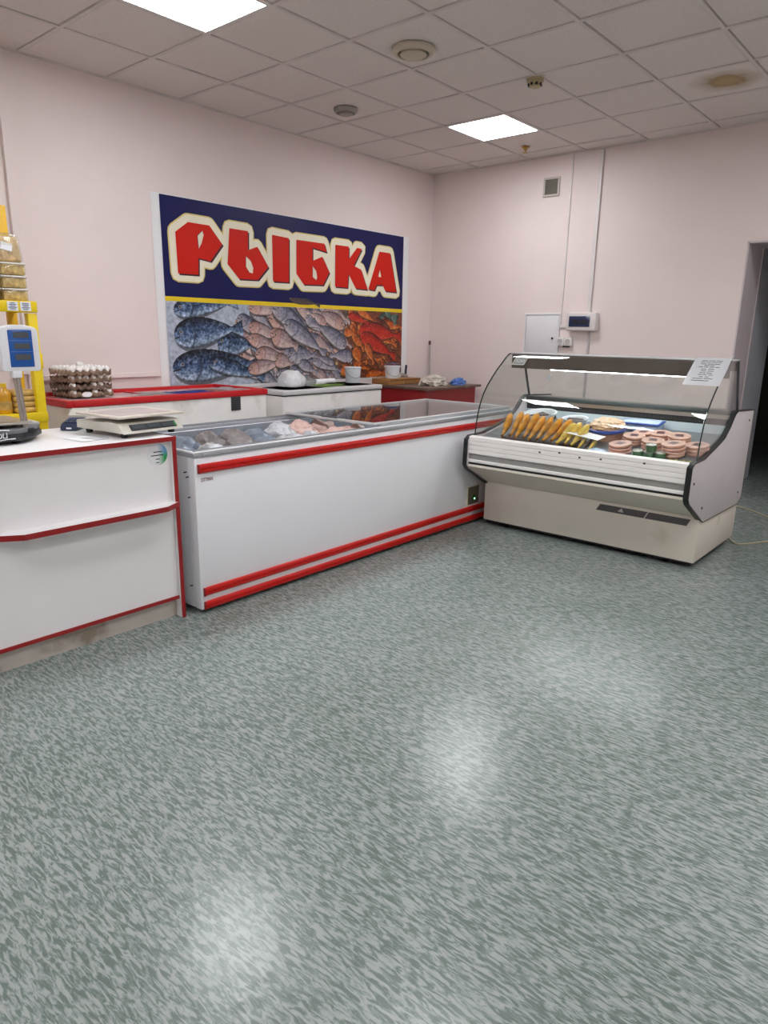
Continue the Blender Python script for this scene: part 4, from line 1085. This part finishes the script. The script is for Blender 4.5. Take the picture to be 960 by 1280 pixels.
# plastic bag
o = MB().lump((0, 0, 0), (0.062, 0.032, 0.022), 0.35, 2.5, 21, 3).build('plastic_bag', mat('bluish_clear_bag', (176, 200, 226), rough=0.2, var=0.2, scale=20), None)
o.location = (3.275, -2.515, dz(-2.515) + 0.001); o.rotation_euler = (TH, 0, 0); tag(o, 'crumpled bluish plastic bag at the front of the case', 'bag')
# white sheet in place of a ceiling panel's reflection in the glass
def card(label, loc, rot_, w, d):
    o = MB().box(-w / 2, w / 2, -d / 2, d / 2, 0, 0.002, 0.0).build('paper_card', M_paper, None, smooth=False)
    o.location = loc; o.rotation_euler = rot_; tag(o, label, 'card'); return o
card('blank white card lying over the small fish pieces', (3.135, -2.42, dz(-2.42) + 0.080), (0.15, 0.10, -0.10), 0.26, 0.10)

# ------------------------------------------------------------------ things on the sales counter
M_scale = mat('beige_scale_plastic', (206, 202, 190), rough=0.45, var=0.04)
M_scale_dk = mat('black_scale_plastic', (30, 32, 36), rough=0.4)
M_lcd = mat('grey_lcd', (74, 80, 84), rough=0.25)
CT = 0.9115
# flat weighing scale
t = thing('weighing_scale', 'flat beige weighing scale with black display strip on the counter end', 'scale', (1.972, -4.965, CT), (0, 0, math.radians(5)))
bd = [(-0.185, 0.022), (-0.185, 0.060), (0.10, 0.068), (0.150, 0.066), (0.192, 0.022)]
MB().prism([(p[0], p[1]) for p in bd], 'y', -0.168, 0.168, 0.006).build('housing', M_scale, t)
for sx in (-0.14, 0.14):
    for sy in (-0.13, 0.13):
        MB().lathe([(0.014, 0), (0.016, 0.004), (0.016, 0.016), (0.012, 0.024)], (sx, sy, 0), 14).build('foot', M_black, t)
Rd = Matrix.Rotation(math.atan2(0.044, 0.042) * -1 + PI / 2, 3, 'Y')
ang = math.atan2(0.192 - 0.150, 0.066 - 0.022)       # tilt of the front face from vertical
Rf = Matrix.Rotation(-ang, 3, 'Y')
dsp = MB().box(0.171, 0.176, -0.118, 0.132, 0.030, 0.062, 0.001, rot=Rf).build('display', M_scale_dk, t, smooth=False)
for k in range(3):
    y0 = -0.108 + k * 0.08
    MB().box(0.1745, 0.1775, y0, y0 + 0.066, 0.037, 0.057, rot=Rf).build('digit_window', M_lcd, dsp, smooth=False)
MB().box(0.1745, 0.1778, 0.120, 0.130, 0.034, 0.058, rot=Rf).build('green_label', mat('green_scale_label', (40, 130, 66), rough=0.4), dsp, smooth=False)
MB().box(-0.04, 0.04, -0.04, 0.04, 0.064, 0.088, 0.004).build('load_cell', M_scale_dk, t)
pt = MB().box(-0.165, 0.175, -0.180, 0.185, 0.088, 0.099, 0.004).build('weighing_plate', mat('cream_weighing_plate', (214, 204, 192), rough=0.35, var=0.05), t)
MB().box(-0.12, 0.13, -0.14, 0.145, 0.099, 0.1005).build('plate_mat', mat('worn_grey_mat', (186, 172, 170), rough=0.4, var=0.1), pt, smooth=False)
# payment terminal
t = thing('card_terminal', 'dark blue payment terminal lying beside the flat scale', 'card terminal', (1.665, -5.085, CT), (0, 0, math.radians(136)))
pr = [(-0.105, 0.001), (-0.105, 0.022), (-0.085, 0.034), (0.03, 0.052), (0.09, 0.070), (0.105, 0.064), (0.105, 0.001)]
MB().prism(pr, 'y', -0.042, 0.042, 0.008).build('housing', mat('dark_blue_terminal', (38, 48, 78), rough=0.4), t)
MB().prism([(0.02, 0.045), (0.02, 0.060), (0.05, 0.072), (0.09, 0.088), (0.112, 0.078), (0.112, 0.02)], 'y', -0.045, 0.045, 0.006).build('paper_cover', mat('pale_terminal_cover', (206, 200, 190), rough=0.4), t)
kb = MB()
for i in range(4):
    for j in range(3):
        x = -0.075 + i * 0.022; y = -0.022 + j * 0.022
        kb.box(x - 0.008, x + 0.008, y - 0.008, y + 0.008, 0.036 + (x + 0.085) * 0.157, 0.041 + (x + 0.085) * 0.157, 0.002)
kb.build('keypad', mat('grey_blue_keys', (84, 96, 122), rough=0.5), t)
MB().box(-0.107, -0.1045, -0.012, 0.012, 0.008, 0.016).build('label', M_paper, t, smooth=False)
# paper slips
o = MB().box(-0.08, 0.08, -0.06, 0.06, 0, 0.001).build('paper_slip', M_paper, None, smooth=False)
o.location = (2.035, -5.225, CT + 0.0005); o.rotation_euler = (0, 0, 0.1); tag(o, 'white paper slip lying in front of the card terminal', 'paper')
o = MB().box(-0.05, 0.05, -0.035, 0.035, 0, 0.0012).build('price_slip', mat('grey_printed_slip', (200, 200, 204), rough=0.6, var=0.1, scale=60), None, smooth=False)
o.location = (2.06, -5.19, CT + 0.0022); o.rotation_euler = (0, 0, 0.25); tag(o, 'small grey printed slip on top of the white paper slip', 'paper')

# pole scale
t = thing('pole_scale', 'black weighing scale with a blue display head on a chrome pole', 'scale', (1.83, -5.56, CT))
base = [(0.17, -0.20), (0.17, 0.08), (0.12, 0.15), (0.02, 0.225), (-0.17, 0.225), (-0.17, -0.20)]
for q in ((0.12, -0.15), (0.12, 0.07), (-0.13, 0.18), (-0.13, -0.15)):
    MB().lathe([(0.015, 0), (0.018, 0.004), (0.018, 0.016), (0.012, 0.022)], (q[0], q[1], 0), 14).build('foot', M_black, t)
MB().prism(base, 'z', 0.014, 0.040, 0.006).build('lower_housing', M_scale_dk, t)
MB().prism([(p[0] - (0.012 if p[0] > 0.1 else 0), p[1] * 0.97) for p in base], 'z', 0.040, 0.062, 0.006).build('upper_housing', mat('grey_scale_shell', (110, 112, 116), rough=0.4), t)
MB().box(-0.10, 0.03, 0.16, 0.218, 0.056, 0.072, 0.006).build('shell_corner', mat('pale_grey_shell', (186, 184, 182), rough=0.4), t)
MB().box(-0.165, 0.125, -0.195, 0.150, 0.078, 0.088, 0.003).build('weighing_plate', M_steel, t)
MB().box(-0.05, 0.05, -0.05, 0.05, 0.06, 0.079).build('load_cell', M_black, t, smooth=False)
text_part('front_lettering', 'KITФOLI', 0.030, mat('silver_lettering', (206, 210, 214), rough=0.3, metal=0.3), t, (0.1712, -0.035, 0.040), (PI / 2, 0, PI / 2), sx=0.95, offset=0.0008)
sw = MB(); sw.tube([(0.1715, -0.10, 0.050), (0.1715, -0.05, 0.062), (0.1715, 0.0, 0.066), (0.1715, 0.03, 0.063)], 0.0025, 6); sw.tube([(0.1715, -0.02, 0.022), (0.1715, 0.02, 0.026), (0.1715, 0.05, 0.026)], 0.0022, 6)
sw.build('swoosh', mat('white_swoosh', (226, 228, 230), rough=0.4), t)
PX, PY = 0.095, 0.125
MB().box(PX - 0.03, PX + 0.03, PY - 0.03, PY + 0.03, 0.036, 0.058, 0.005).build('pole_socket', M_black, t)
MB().tube([(PX, PY, 0.05), (PX - 0.022, PY - 0.004, 0.30)], 0.0145, 18).build('pole', mat('chrome_pole', (176, 172, 166), rough=0.2, metal=0.9, var=0.02), t)
MB().box(PX - 0.042, PX - 0.002, PY - 0.024, PY + 0.016, 0.272, 0.305, 0.006).build('pole_collar', mat('white_head_plastic', (226, 226, 230), rough=0.35), t)
hx, hy = PX - 0.02, PY + 0.026
hd = [(-0.078, 0.300), (0.066, 0.300), (0.074, 0.310), (0.074, 0.470), (0.062, 0.484), (0.02, 0.494), (-0.03, 0.494), (-0.072, 0.484), (-0.086, 0.470), (-0.086, 0.310)]
head = MB().prism([(p[0] + hy, p[1]) for p in hd], 'x', hx - 0.035, hx + 0.015, 0.006).build('display_head', MATS['white_head_plastic'], t)
MB().box(hx + 0.012, hx + 0.0175, hy - 0.053, hy + 0.046, 0.318, 0.472, 0.002).build('blue_panel', mat('blue_display_panel', (24, 82, 158), rough=0.25, var=0.05), head)
for k in range(3):
    zz = 0.348 + k * 0.046
    MB().box(hx + 0.0165, hx + 0.019, hy - 0.032, hy + 0.032, zz, zz + 0.024).build('digit_window', M_lcd, head, smooth=False)
    MB().box(hx + 0.0165, hx + 0.0182, hy - 0.048, hy + 0.042, zz + 0.034, zz + 0.0352).build('panel_line', mat('pale_blue_line', (96, 140, 200), rough=0.4), head, smooth=False)

# ------------------------------------------------------------------ yellow rack behind the counter
M_yrack = mat('bright_yellow_plastic', (238, 206, 10), rough=0.4, var=0.05)
M_yrack_d = mat('orange_yellow_post', (226, 176, 12), rough=0.4, var=0.06)
RX0, RX1, RY0, RY1 = 0.66, 1.0, -5.62, -4.93
t = thing('display_rack', 'yellow plastic display rack of dry goods behind the counter', 'rack', (0.83, -5.28, 0))
def post(x, y, z0, z1, r, m):
    o = MB().box(x - r, x + r, y - r, y + r, z0, z1, 0.006).build('post', m, t, world=True)
    for zz in (0.56, 1.17):
        if zz < z1 - 0.1:
            MB().box(x - r - 0.005, x + r + 0.005, y - r - 0.005, y + r + 0.005, zz, zz + 0.085, 0.005).build('sleeve', m, o, world=True)
post(RX1 - 0.025, RY1 - 0.027, 0, 1.47, 0.026, M_yrack); post(RX1 - 0.025, RY0 + 0.025, 0, 1.47, 0.026, M_yrack)
post(RX0 + 0.022, RY1 - 0.010, 0, 2.06, 0.024, M_yrack_d); post(RX0 + 0.022, RY0 + 0.022, 0, 2.06, 0.024, M_yrack_d)
def shelf(z0, z1):
    o = MB().box(RX0, RX1, RY0, RY1, z1 - 0.02, z1 - 0.002, 0.003).build('shelf', M_yrack, t, world=True)
    MB().box(RX1 - 0.022, RX1 + 0.006, RY0, RY1 + 0.002, z0, z1, 0.004).build('front_rail', M_yrack, o, world=True)
    MB().box(RX0, RX1 - 0.022, RY1 - 0.020, RY1 + 0.001, z0, z1 - 0.002, 0.004).build('side_rail', M_yrack, o, world=True)
    MB().box(RX0, RX1 - 0.022, RY0, RY0 + 0.02, z0, z1 - 0.002, 0.004).build('side_rail', M_yrack, o, world=True)
    return o
shelf(0.870, 0.925); shelf(0.30, 0.355)
so = shelf(1.475, 1.535)
MB().box(RX0 + 0.005, RX0 + 0.035, RY0 + 0.046, RY1 - 0.036, 1.98, 2.05, 0.004).build('top_rail', M_yrack_d, t, world=True)
for y0 in (-5.058, -4.990):
    tg = MB().box(RX1 + 0.006, RX1 + 0.0085, y0 - 0.030, y0 + 0.026, 1.482, 1.530).build('price_tag', M_paper, so, world=True, smooth=False)
random.seed(8)
for y0 in (-5.058, -4.990):
    b = MB()
    for k in range(5):
        w = random.uniform(0.012, 0.022)
        b.box(RX1 + 0.0082, RX1 + 0.0092, y0 - 0.002 - w, y0 - 0.002 + w, 1.489 + k * 0.0078, 1.493 + k * 0.0078)
    b.build('tag_print', mat('blue_grey_print', (96, 104, 140), rough=0.6), so, world=True, smooth=False)
# pasta tubs on the upper shelf
M_pasta = mat('ochre_pasta', (230, 190, 104), rough=0.6, var=0.35, scale=38, bump=0.8, bscale=70, dirt=((178, 128, 60), 24, 0.6))
M_tub = glass('tub_plastic', tint=(250, 250, 246), opacity=0.10, rough=0.06, ior=1.4)
M_tublid = mat('clear_white_tub_rim', (226, 222, 214), rough=0.25, var=0.05)
def pasta_tub(h):
    t = thing('pasta_tub', 'x', 'food tub', (0, 0, 0))
    MB().box(-0.062, 0.062, -0.062, 0.062, 0.003, h - 0.012, 0.008).build('pasta', M_pasta, t)
    MB().box(-0.066, 0.066, -0.066, 0.066, 0.001, h - 0.008, 0.008).build('tub_wall', M_tub, t)
    MB().ring(-0.070, 0.070, -0.070, 0.070, h - 0.010, h - 0.001, 0.010, 0.003).build('rim', M_tublid, t)
    return t
p0 = pasta_tub(0.0665)
tubpos = [(-5.022, 'at the post end'), (-5.170, 'second from the post')]
lev3 = ['bottom', 'middle', 'top']
for i, (y, wh) in enumerate(tubpos):
    for k in range(3):
        lb = 'clear tub of ochre pasta, %s of the stack %s' % (lev3[k], wh)
        loc = (0.912, y, 1.5335 + 0.0670 * k)
        if i == 0 and k == 0: p0.location = loc; p0['label'] = lb; p0['group'] = 'pasta tubs on the yellow rack'
        else: dup(p0, loc, None, lb, 'pasta tubs on the yellow rack')
for i, (y, wh) in enumerate(tubpos):
    t2 = thing('pasta_bag', 'clear bag of mixed pasta with white label on the pasta stack %s' % wh, 'food bag', (0.912, y, 1.7345))
    bm_ = MB()
    bm_.box(-0.060, 0.058, -0.062, 0.058, 0.001, 0.135, 0.02, 3)
    for v in bm_.bm.verts:
        f = v.co.z / 0.135; v.co.x *= 1 - 0.28 * f; v.co.y *= 1 - 0.18 * f
    bm_.build('pasta', mat('mixed_pasta', (226, 188, 132), rough=0.5, var=0.35, scale=30, bump=0.8, bscale=55, dirt=((150, 92, 56), 18, 0.58)), t2)
    bm_ = MB(); bm_.box(-0.066, 0.064, -0.068, 0.064, 0.0005, 0.150, 0.02, 3)
    for v in bm_.bm.verts:
        f = v.co.z / 0.150; v.co.x *= 1 - 0.28 * f; v.co.y *= 1 - 0.18 * f
    bm_.build('film', M_tub, t2)
    MB().box(0.052, 0.0545, -0.048, 0.010, 0.060, 0.100, rot=Matrix.Rotation(-0.13, 3, 'Y') @ Matrix.Rotation(-0.2, 3, 'X')).build('label', M_paper, t2, smooth=False)
# lower shelf: oil bottle and packets
t = thing('oil_bottle', 'bottle of golden oil with a yellow cap on the lower rack shelf', 'bottle', (0.92, -5.125, 0.924))
MB().lathe([(0.034, 0.001), (0.037, 0.01), (0.037, 0.075), (0.034, 0.085), (0.037, 0.095), (0.034, 0.118), (0.016, 0.138), (0.014, 0.146)], seg=24).build('bottle', mat('golden_oil', (206, 150, 30), rough=0.12, var=0.12, coat=0.5), t)
MB().lathe([(0.017, 0.146), (0.017, 0.166), (0.001, 0.167)], seg=18).build('cap', mat('yellow_cap', (236, 196, 40), rough=0.4), t)
MB().lathe([(0.0375, 0.020), (0.0375, 0.068)], seg=24, cap=False).build('label', mat('oil_label', (196, 160, 90), rough=0.5, var=0.4, scale=30), t)
M_pkt = mat('straw_packet', (206, 170, 96), rough=0.5, var=0.25, scale=26, bump=0.5)
for k in range(4):
    o = MB().box(-0.075, 0.075, -0.068, 0.068, 0, 0.030, 0.011, 3).build('food_packet', M_pkt, None)
    o.location = (0.905 + random.uniform(-.006, .006), -5.02, 0.9255 + k * 0.0312); o.rotation_euler = (0, 0, random.uniform(-.06, .06))
    tag(o, 'straw coloured food packet, %s in the pile on the rack' % ['lowest', 'second from the bottom', 'third from the bottom', 'topmost'][k], 'packet', 'straw packets on the yellow rack')
for k in range(3):
    o = MB().lump((0, 0, 0), (0.06, 0.055, 0.06), 0.25, 2.5, k + 40, 3).build('grain_bag', mat('grain_bag_film', (190, 150, 96), rough=0.35, var=0.3, scale=24, bump=0.4), None)
    o.location = (0.90, -5.26 - k * 0.125, 0.924)
    tag(o, 'small bag of grain on the lower rack shelf, %s from the oil bottle' % ['first', 'second', 'third'][k], 'bag', 'grain bags on the yellow rack')

# ------------------------------------------------------------------ egg trays on the red-rimmed freezer
M_pulp = mat('grey_brown_egg_pulp', (190, 162, 140), rough=0.9, var=0.14, scale=20, bump=0.5, bscale=90)
M_pulp2 = mat('dark_egg_pulp', (160, 136, 120), rough=0.9, var=0.14, scale=20, bump=0.5, bscale=90)
M_egg = mat('white_egg_shell', (236, 232, 228), rough=0.45, var=0.015)
EX, EY, EZ = 0.252, -4.35, 0.9265
def tray_mesh():
    N = 48; s = 0.30
    bm = bmesh.new(); g = []
    for i in range(N + 1):
        row = []
        for j in range(N + 1):
            u = s * i / N; v = s * j / N
            c = 0.5 + 0.25 * (math.cos(2 * PI * u / 0.05) + math.cos(2 * PI * v / 0.05))      # 1 at cell corners, 0 at cell centres
            h = 0.006 + 0.040 * c ** 0.8
            row.append(bm.verts.new((u - s / 2, v - s / 2, h)))
        g.append(row)
    for i in range(N):
        for j in range(N): bm.faces.new((g[i][j], g[i + 1][j], g[i + 1][j + 1], g[i][j + 1]))
    rim = [g[i][0] for i in range(N + 1)] + [g[N][j] for j in range(1, N + 1)] + [g[i][N] for i in range(N - 1, -1, -1)] + [g[0][j] for j in range(N - 1, 0, -1)]
    low = []
    for k, v in enumerate(rim):            # scalloped outer wall: the undersides of the outermost cups
        w = 0.5 + 0.5 * math.cos(2 * PI * k / 8.0)
        f = 1.0 - 0.03 * w
        low.append(bm.verts.new((v.co.x * (f + 0.02), v.co.y * (f + 0.02), 0.002 + 0.012 * w)))
    for k in range(len(rim)):
        bm.faces.new((rim[k], low[k], low[(k + 1) % len(rim)], rim[(k + 1) % len(rim)]))
    bmesh.ops.solidify(bm, geom=bm.faces[:], thickness=0.002)
    me = bpy.data.meshes.new('egg_tray'); bm.to_mesh(me); bm.free(); me.shade_smooth(); me.materials.append(M_pulp)
    return me
tm = tray_mesh(); tm2 = tm.copy(); tm2.materials.clear(); tm2.materials.append(M_pulp2)
TS = 0.049
tlab = ['lowest egg tray of the stack, dark pulp with a white tag', 'second egg tray from the bottom of the stack', 'third egg tray from the bottom of the stack', 'topmost egg tray of the stack, full of white eggs']
trays = []
for k in range(4):
    o = bpy.data.objects.new('egg_tray', tm if k != 1 else tm2); COL.objects.link(o)
    o.location = (EX + random.uniform(-.006, .006), EY + random.uniform(-.006, .006), EZ + TS * k + 0.0035); o.rotation_euler = (0, 0, random.uniform(-.03, .03))
    tag(o, tlab[k], 'egg tray', 'stack of egg trays'); trays.append(o)
tgm = MB().lathe([(0.036, 0), (0.036, 0.001), (0.001, 0.001)], seg=24, sy=0.5).build('white_tag', M_paper, trays[0])
tgm.rotation_euler = (PI / 2, 0, PI / 2); tgm.location = (0.153, -0.045, 0.024)
egg_me = MB().lathe([(0.001, -0.028), (0.010, -0.0262), (0.0175, -0.019), (0.0215, -0.008), (0.0220, 0.001), (0.0195, 0.012), (0.0145, 0.021), (0.007, 0.0268), (0.001, 0.028)], seg=18, cap=False).build('egg', M_egg, None)
firste = True
def egg(loc, rot_, lb, gp):
    global firste
    o = egg_me if firste else egg_me.copy()
    if not firste: COL.objects.link(o)
    firste = False
    o.location = loc; o.rotation_euler = rot_; tag(o, lb, 'egg', gp)
def cell(tray, i, j, z):
    return tray.matrix_basis @ Vector((-0.125 + 0.05 * i, -0.125 + 0.05 * j, z))
for i in range(6):
    for j in range(6):
        egg(cell(trays[3], i, j, 0.040), (random.uniform(-.15, .15), random.uniform(-.15, .15), 0), 'white egg lying in the topmost tray of the egg stack', 'eggs in the topmost tray')
egg(cell(trays[3], 2.5, 2.5, 0.072), (1.2, 0.3, 0), 'single white egg lying on top of the other eggs', 'single egg on the eggs')
for k in (1, 2, 0):
    for j in range(6):
        if k == 2 or (k == 0 and j in (0, 3, 5)) or (k == 1 and j in (0, 3, 4)):
            egg(cell(trays[k], 5, j, 0.033), (random.uniform(-.1, .1), random.uniform(-.1, .1), 0), 'white egg in the front row of the %s egg tray' % ['lowest', 'second lowest', 'second highest'][k], 'eggs in the %s tray' % ['lowest', 'second lowest', 'second highest'][k])

# flat things on the red-rimmed freezer
def flat(name, label, cat, m, loc, w, d, rz=0.0, th=0.003, amp=0.0):
    bm = bmesh.new(); g = []; N = 10
    for i in range(N + 1):
        row = []
        for j in range(N + 1):
            u = i / N - 0.5; v = j / N - 0.5
            row.append(bm.verts.new((u * w, v * d, th + amp * (0.5 + 0.5 * noise.noise(Vector((u * 4 + loc[0] * 7, v * 4 + loc[1] * 9, 0)))))))
        g.append(row)
    for i in range(N):
        for j in range(N): bm.faces.new((g[i][j], g[i + 1][j], g[i + 1][j + 1], g[i][j + 1]))
    bmesh.ops.solidify(bm, geom=bm.faces[:], thickness=th)
    m_ = MB(); m_.bm.free(); m_.bm = bm
    o = m_.build(name, m, None, angle=60); o.location = loc; o.rotation_euler = (0, 0, rz)
    return tag(o, label, cat)
BZ = 0.926
flat('paper_sheet', 'grey paper sheet on the red-rimmed freezer nearest the egg trays', 'paper', mat('grey_paper', (190, 184, 182), rough=0.6, var=0.15), (0.50, -3.98, BZ + 0.010), 0.20, 0.22, 0.3, 0.003, 0.012)
flat('paper_sheet', 'pale paper sheet lying beside the blue folder', 'paper', M_paper, (0.42, -3.80, BZ), 0.16, 0.20, -0.4, 0.003, 0.012)
flat('folder', 'blue plastic folder lying on the red-rimmed freezer', 'folder', mat('blue_folder', (36, 62, 176), rough=0.3, var=0.08), (0.52, -3.66, BZ + 0.004), 0.20, 0.34, 0.15, 0.004, 0.016)
flat('notepad', 'orange and brown notepad between blue folder and white bag on freezer', 'notepad', mat('orange_brown_print', (196, 140, 96), rough=0.5, var=0.5, scale=14), (0.38, -3.42, BZ), 0.18, 0.20, 0.1, 0.004, 0.006)
flat('plastic_film', 'flat white plastic film at the far end of the red-rimmed freezer', 'film', mat('white_film', (226, 218, 218), rough=0.25, var=0.06), (0.42, -3.21, BZ), 0.34, 0.20, 0.05, 0.003, 0.018)

# ------------------------------------------------------------------ things on the low white freezer
FZ = 0.9003
flat('black_tray', 'flat black lid under the white plastic bag', 'lid', M_black, (0.30, -2.42, FZ), 0.36, 0.44, 0.05, 0.004, 0.0)
flat('black_tray', 'flat black tray between the paper roll and the handled bucket', 'tray', M_black, (0.28, -1.68, FZ), 0.38, 0.34, 0.0, 0.005, 0.0)
o = MB().lump((0, 0, 0), (0.13, 0.125, 0.105), 0.22, 1.8, 5, 4).build('plastic_bag', mat('white_bag_film', (226, 226, 228), rough=0.3, var=0.05, bump=0.5, bscale=14), None)
o.location = (0.24, -2.37, FZ + 0.009); tag(o, 'full white plastic bag standing on the low white freezer', 'bag')
o = MB().lump((0, 0, 0), (0.09, 0.08, 0.06), 0.35, 2.6, 15, 3).build('plastic_bag', glass('clear_crinkled_bag', tint=(225, 228, 226), opacity=0.25, rough=0.12, film=(200, 206, 204)), None)
o.location = (0.18, -2.13, FZ + 0.004); tag(o, 'crinkled clear plastic bag beside the full white bag', 'bag')
flat('green_bag', 'flat lime green bag lying on the low white freezer', 'bag', mat('lime_green_film', (164, 204, 92), rough=0.35, var=0.2), (0.36, -2.03, FZ + 0.001), 0.14, 0.36, 0.1, 0.003, 0.02)
o = MB().tube([(0, -0.13, 0.026), (0, 0.13, 0.026)], 0.025, 20).build('paper_roll', M_paper, None)
o.location = (0.14, -1.85, FZ + 0.001); tag(o, 'white paper roll lying on the low white freezer', 'roll')
def bucket(name, label, loc, R, h, lid=False):
    t = thing(name, label, 'bucket', loc)
    MB().lathe([(R * 0.84, 0.001), (R * 0.86, 0.006), (R * 0.97, h - 0.014), (R * 1.0, h - 0.013), (R * 1.03, h - 0.010), (R * 1.03, h - 0.002), (R * 0.99, h), (R * 0.94, h - 0.004), (R * 0.80, 0.012), (0.001, 0.010)], seg=40, cap=False).build('pail', M_white_pl, t)
    if lid:
        MB().lathe([(R * 1.05, h - 0.012), (R * 1.05, h + 0.003), (R * 0.96, h + 0.006), (0.001, h + 0.006)], seg=40, cap=False).build('lid', M_white_pl, t)
    pts = [(R * 1.02 * math.cos(a) , R * 1.02 * math.sin(a), h - 0.02 - 0.085 * math.sin((a + 1.9) / 2.9 * PI) ** 0.8 ) for a in np.linspace(-1.9, 1.0, 21)]
    pts = [(p[0] * 1.02, p[1] * 1.02, p[2]) for p in pts]
    MB().tube(pts, 0.0018, 6).build('wire_handle', M_dgrey, t)
    return t
bucket('bucket', 'white plastic bucket with a hanging wire handle at the end of the low freezer', (0.21, -1.525, FZ + 0.005), 0.083, 0.155)

# ------------------------------------------------------------------ things on the red table
TZ = 0.8665
t = thing('cardboard_box', 'flat brown cardboard box on the red corner table', 'box', (0.20, -0.83, TZ))
M_card = mat('brown_cardboard', (166, 118, 66), rough=0.75, var=0.08, scale=14)
MB().box(-0.13, 0.13, -0.25, 0.26, 0.001, 0.058, 0.003).build('carton', M_card, t)
MB().box(0.1302, 0.132, -0.25, 0.26, 0.040, 0.058).build('flap', mat('dark_cardboard_edge', (132, 88, 46), rough=0.8), t, smooth=False)
MB().box(0.1302, 0.1325, 0.0, 0.006, 0.004, 0.058).build('fold', MATS['dark_cardboard_edge'], t, smooth=False)
bk = bucket('bucket', 'white lidded plastic bucket standing on the cardboard box', (0.20, -0.90, TZ + 0.0595), 0.085, 0.128, True)
flat('folded_bag', 'folded blue and white bag lying on the lidded bucket', 'bag', mat('blue_white_bag', (110, 116, 160), rough=0.35, var=0.7, scale=30), (0.20, -0.90, TZ + 0.0595 + 0.134), 0.13, 0.14, 0.3, 0.004, 0.035)
o = MB().lathe([(0.024, 0.001), (0.026, 0.05), (0.024, 0.052), (0.001, 0.052)], seg=20).build('jar', M_white_pl, None); o.location = (0.16, -0.745, TZ + 0.0595); tag(o, 'small white jar on the cardboard box beside the lidded bucket', 'jar')
o = MB().lump((0, 0, 0), (0.05, 0.06, 0.03), 0.3, 2.5, 77, 3).build('rag', mat('grey_brown_rag', (150, 140, 132), rough=0.9, var=0.2), None); o.location = (0.15, -0.655, TZ + 0.0595); tag(o, 'small grey brown rag on the cardboard box', 'rag')
t = thing('brush_handle', 'dark upright handle standing behind the cardboard box', 'brush', (0.03, -0.535, TZ))
o = None
MB().tube([(0.0, 0, 0.001), (0.0, 0.0, 0.09)], 0.008, 10).build('shaft', M_dgrey, t)
MB().tube([(0.0, 0.0, 0.085), (0.0, 0.012, 0.185)], 0.013, 12).build('grip', mat('dark_plum_grip', (52, 44, 60), rough=0.5), t)
t.location = (0.09, -0.535, TZ)
o = MB().lump((0, 0, 0), (0.11, 0.16, 0.075), 0.45, 2.4, 31, 4).build('plastic_bag', mat('beige_crinkled_bag', (196, 188, 176), rough=0.3, var=0.2, scale=14, bump=0.6, bscale=20), None)
o.location = (0.62, -0.72, TZ); tag(o, 'crumpled beige plastic bag on the red corner table', 'bag')
o = MB().lump((0, 0, 0), (0.055, 0.10, 0.05), 0.5, 2.6, 52, 4).build('cloth', mat('blue_cloth', (96, 130, 196), rough=0.8, var=0.2, scale=16), None)
o.location = (0.74, -0.43, TZ); tag(o, 'crumpled light blue cloth on the red corner table', 'cloth')
# mop leaning in the corner
t = thing('mop', 'mop with thin grey pole leaning in the room corner', 'mop', (0.10, -0.09, 0))
MB().tube([(0.0, 0.0, 0.03), (-0.045, 0.035, 1.29)], 0.010, 10).build('pole', mat('grey_pole', (170, 164, 160), rough=0.35, metal=0.4), t)
MB().tube([(-0.0445, 0.0345, 1.27), (-0.046, 0.036, 1.315)], 0.014, 10).build('pole_cap', mat('dark_red_cap', (74, 40, 44), rough=0.5), t)
MB().box(-0.06, 0.10, -0.05, 0.03, 0.0, 0.03, 0.006).build('mop_head', M_dgrey, t)

# ------------------------------------------------------------------ cable on the floor beside the case
b = MB()
P0 = [(3.86, -1.47, 0.02), (3.93, -1.56, 0.008), (3.99, -1.52, 0.006), (4.09, -1.34, 0.006), (4.22, -1.12, 0.006), (4.30, -0.92, 0.006), (4.22, -0.78, 0.006), (4.06, -0.69, 0.006), (3.92, -0.571, 0.006), (3.767, -0.435, 0.006), (3.60, -0.34, 0.006), (3.40, -0.27, 0.006), (3.1, -0.22, 0.006)]
def catmull(P, k=6):
    P = [Vector(p) for p in P]; out = []
    for i in range(len(P) - 1):
        p0, p1, p2, p3 = P[max(i - 1, 0)], P[i], P[i + 1], P[min(i + 2, len(P) - 1)]
        for s in range(k):
            t_ = s / k
            out.append(0.5 * ((2 * p1) + (p2 - p0) * t_ + (2 * p0 - 5 * p1 + 4 * p2 - p3) * t_ ** 2 + (3 * p1 - p0 - 3 * p2 + p3) * t_ ** 3))
    out.append(P[-1]); return out
b.tube(catmull(P0), 0.0055, 8)
tag(b.build('power_cable', mat('dull_cream_cable', (172, 164, 132), rough=0.5), None), 'thin cream cable looping on the floor beside the display case', 'cable')
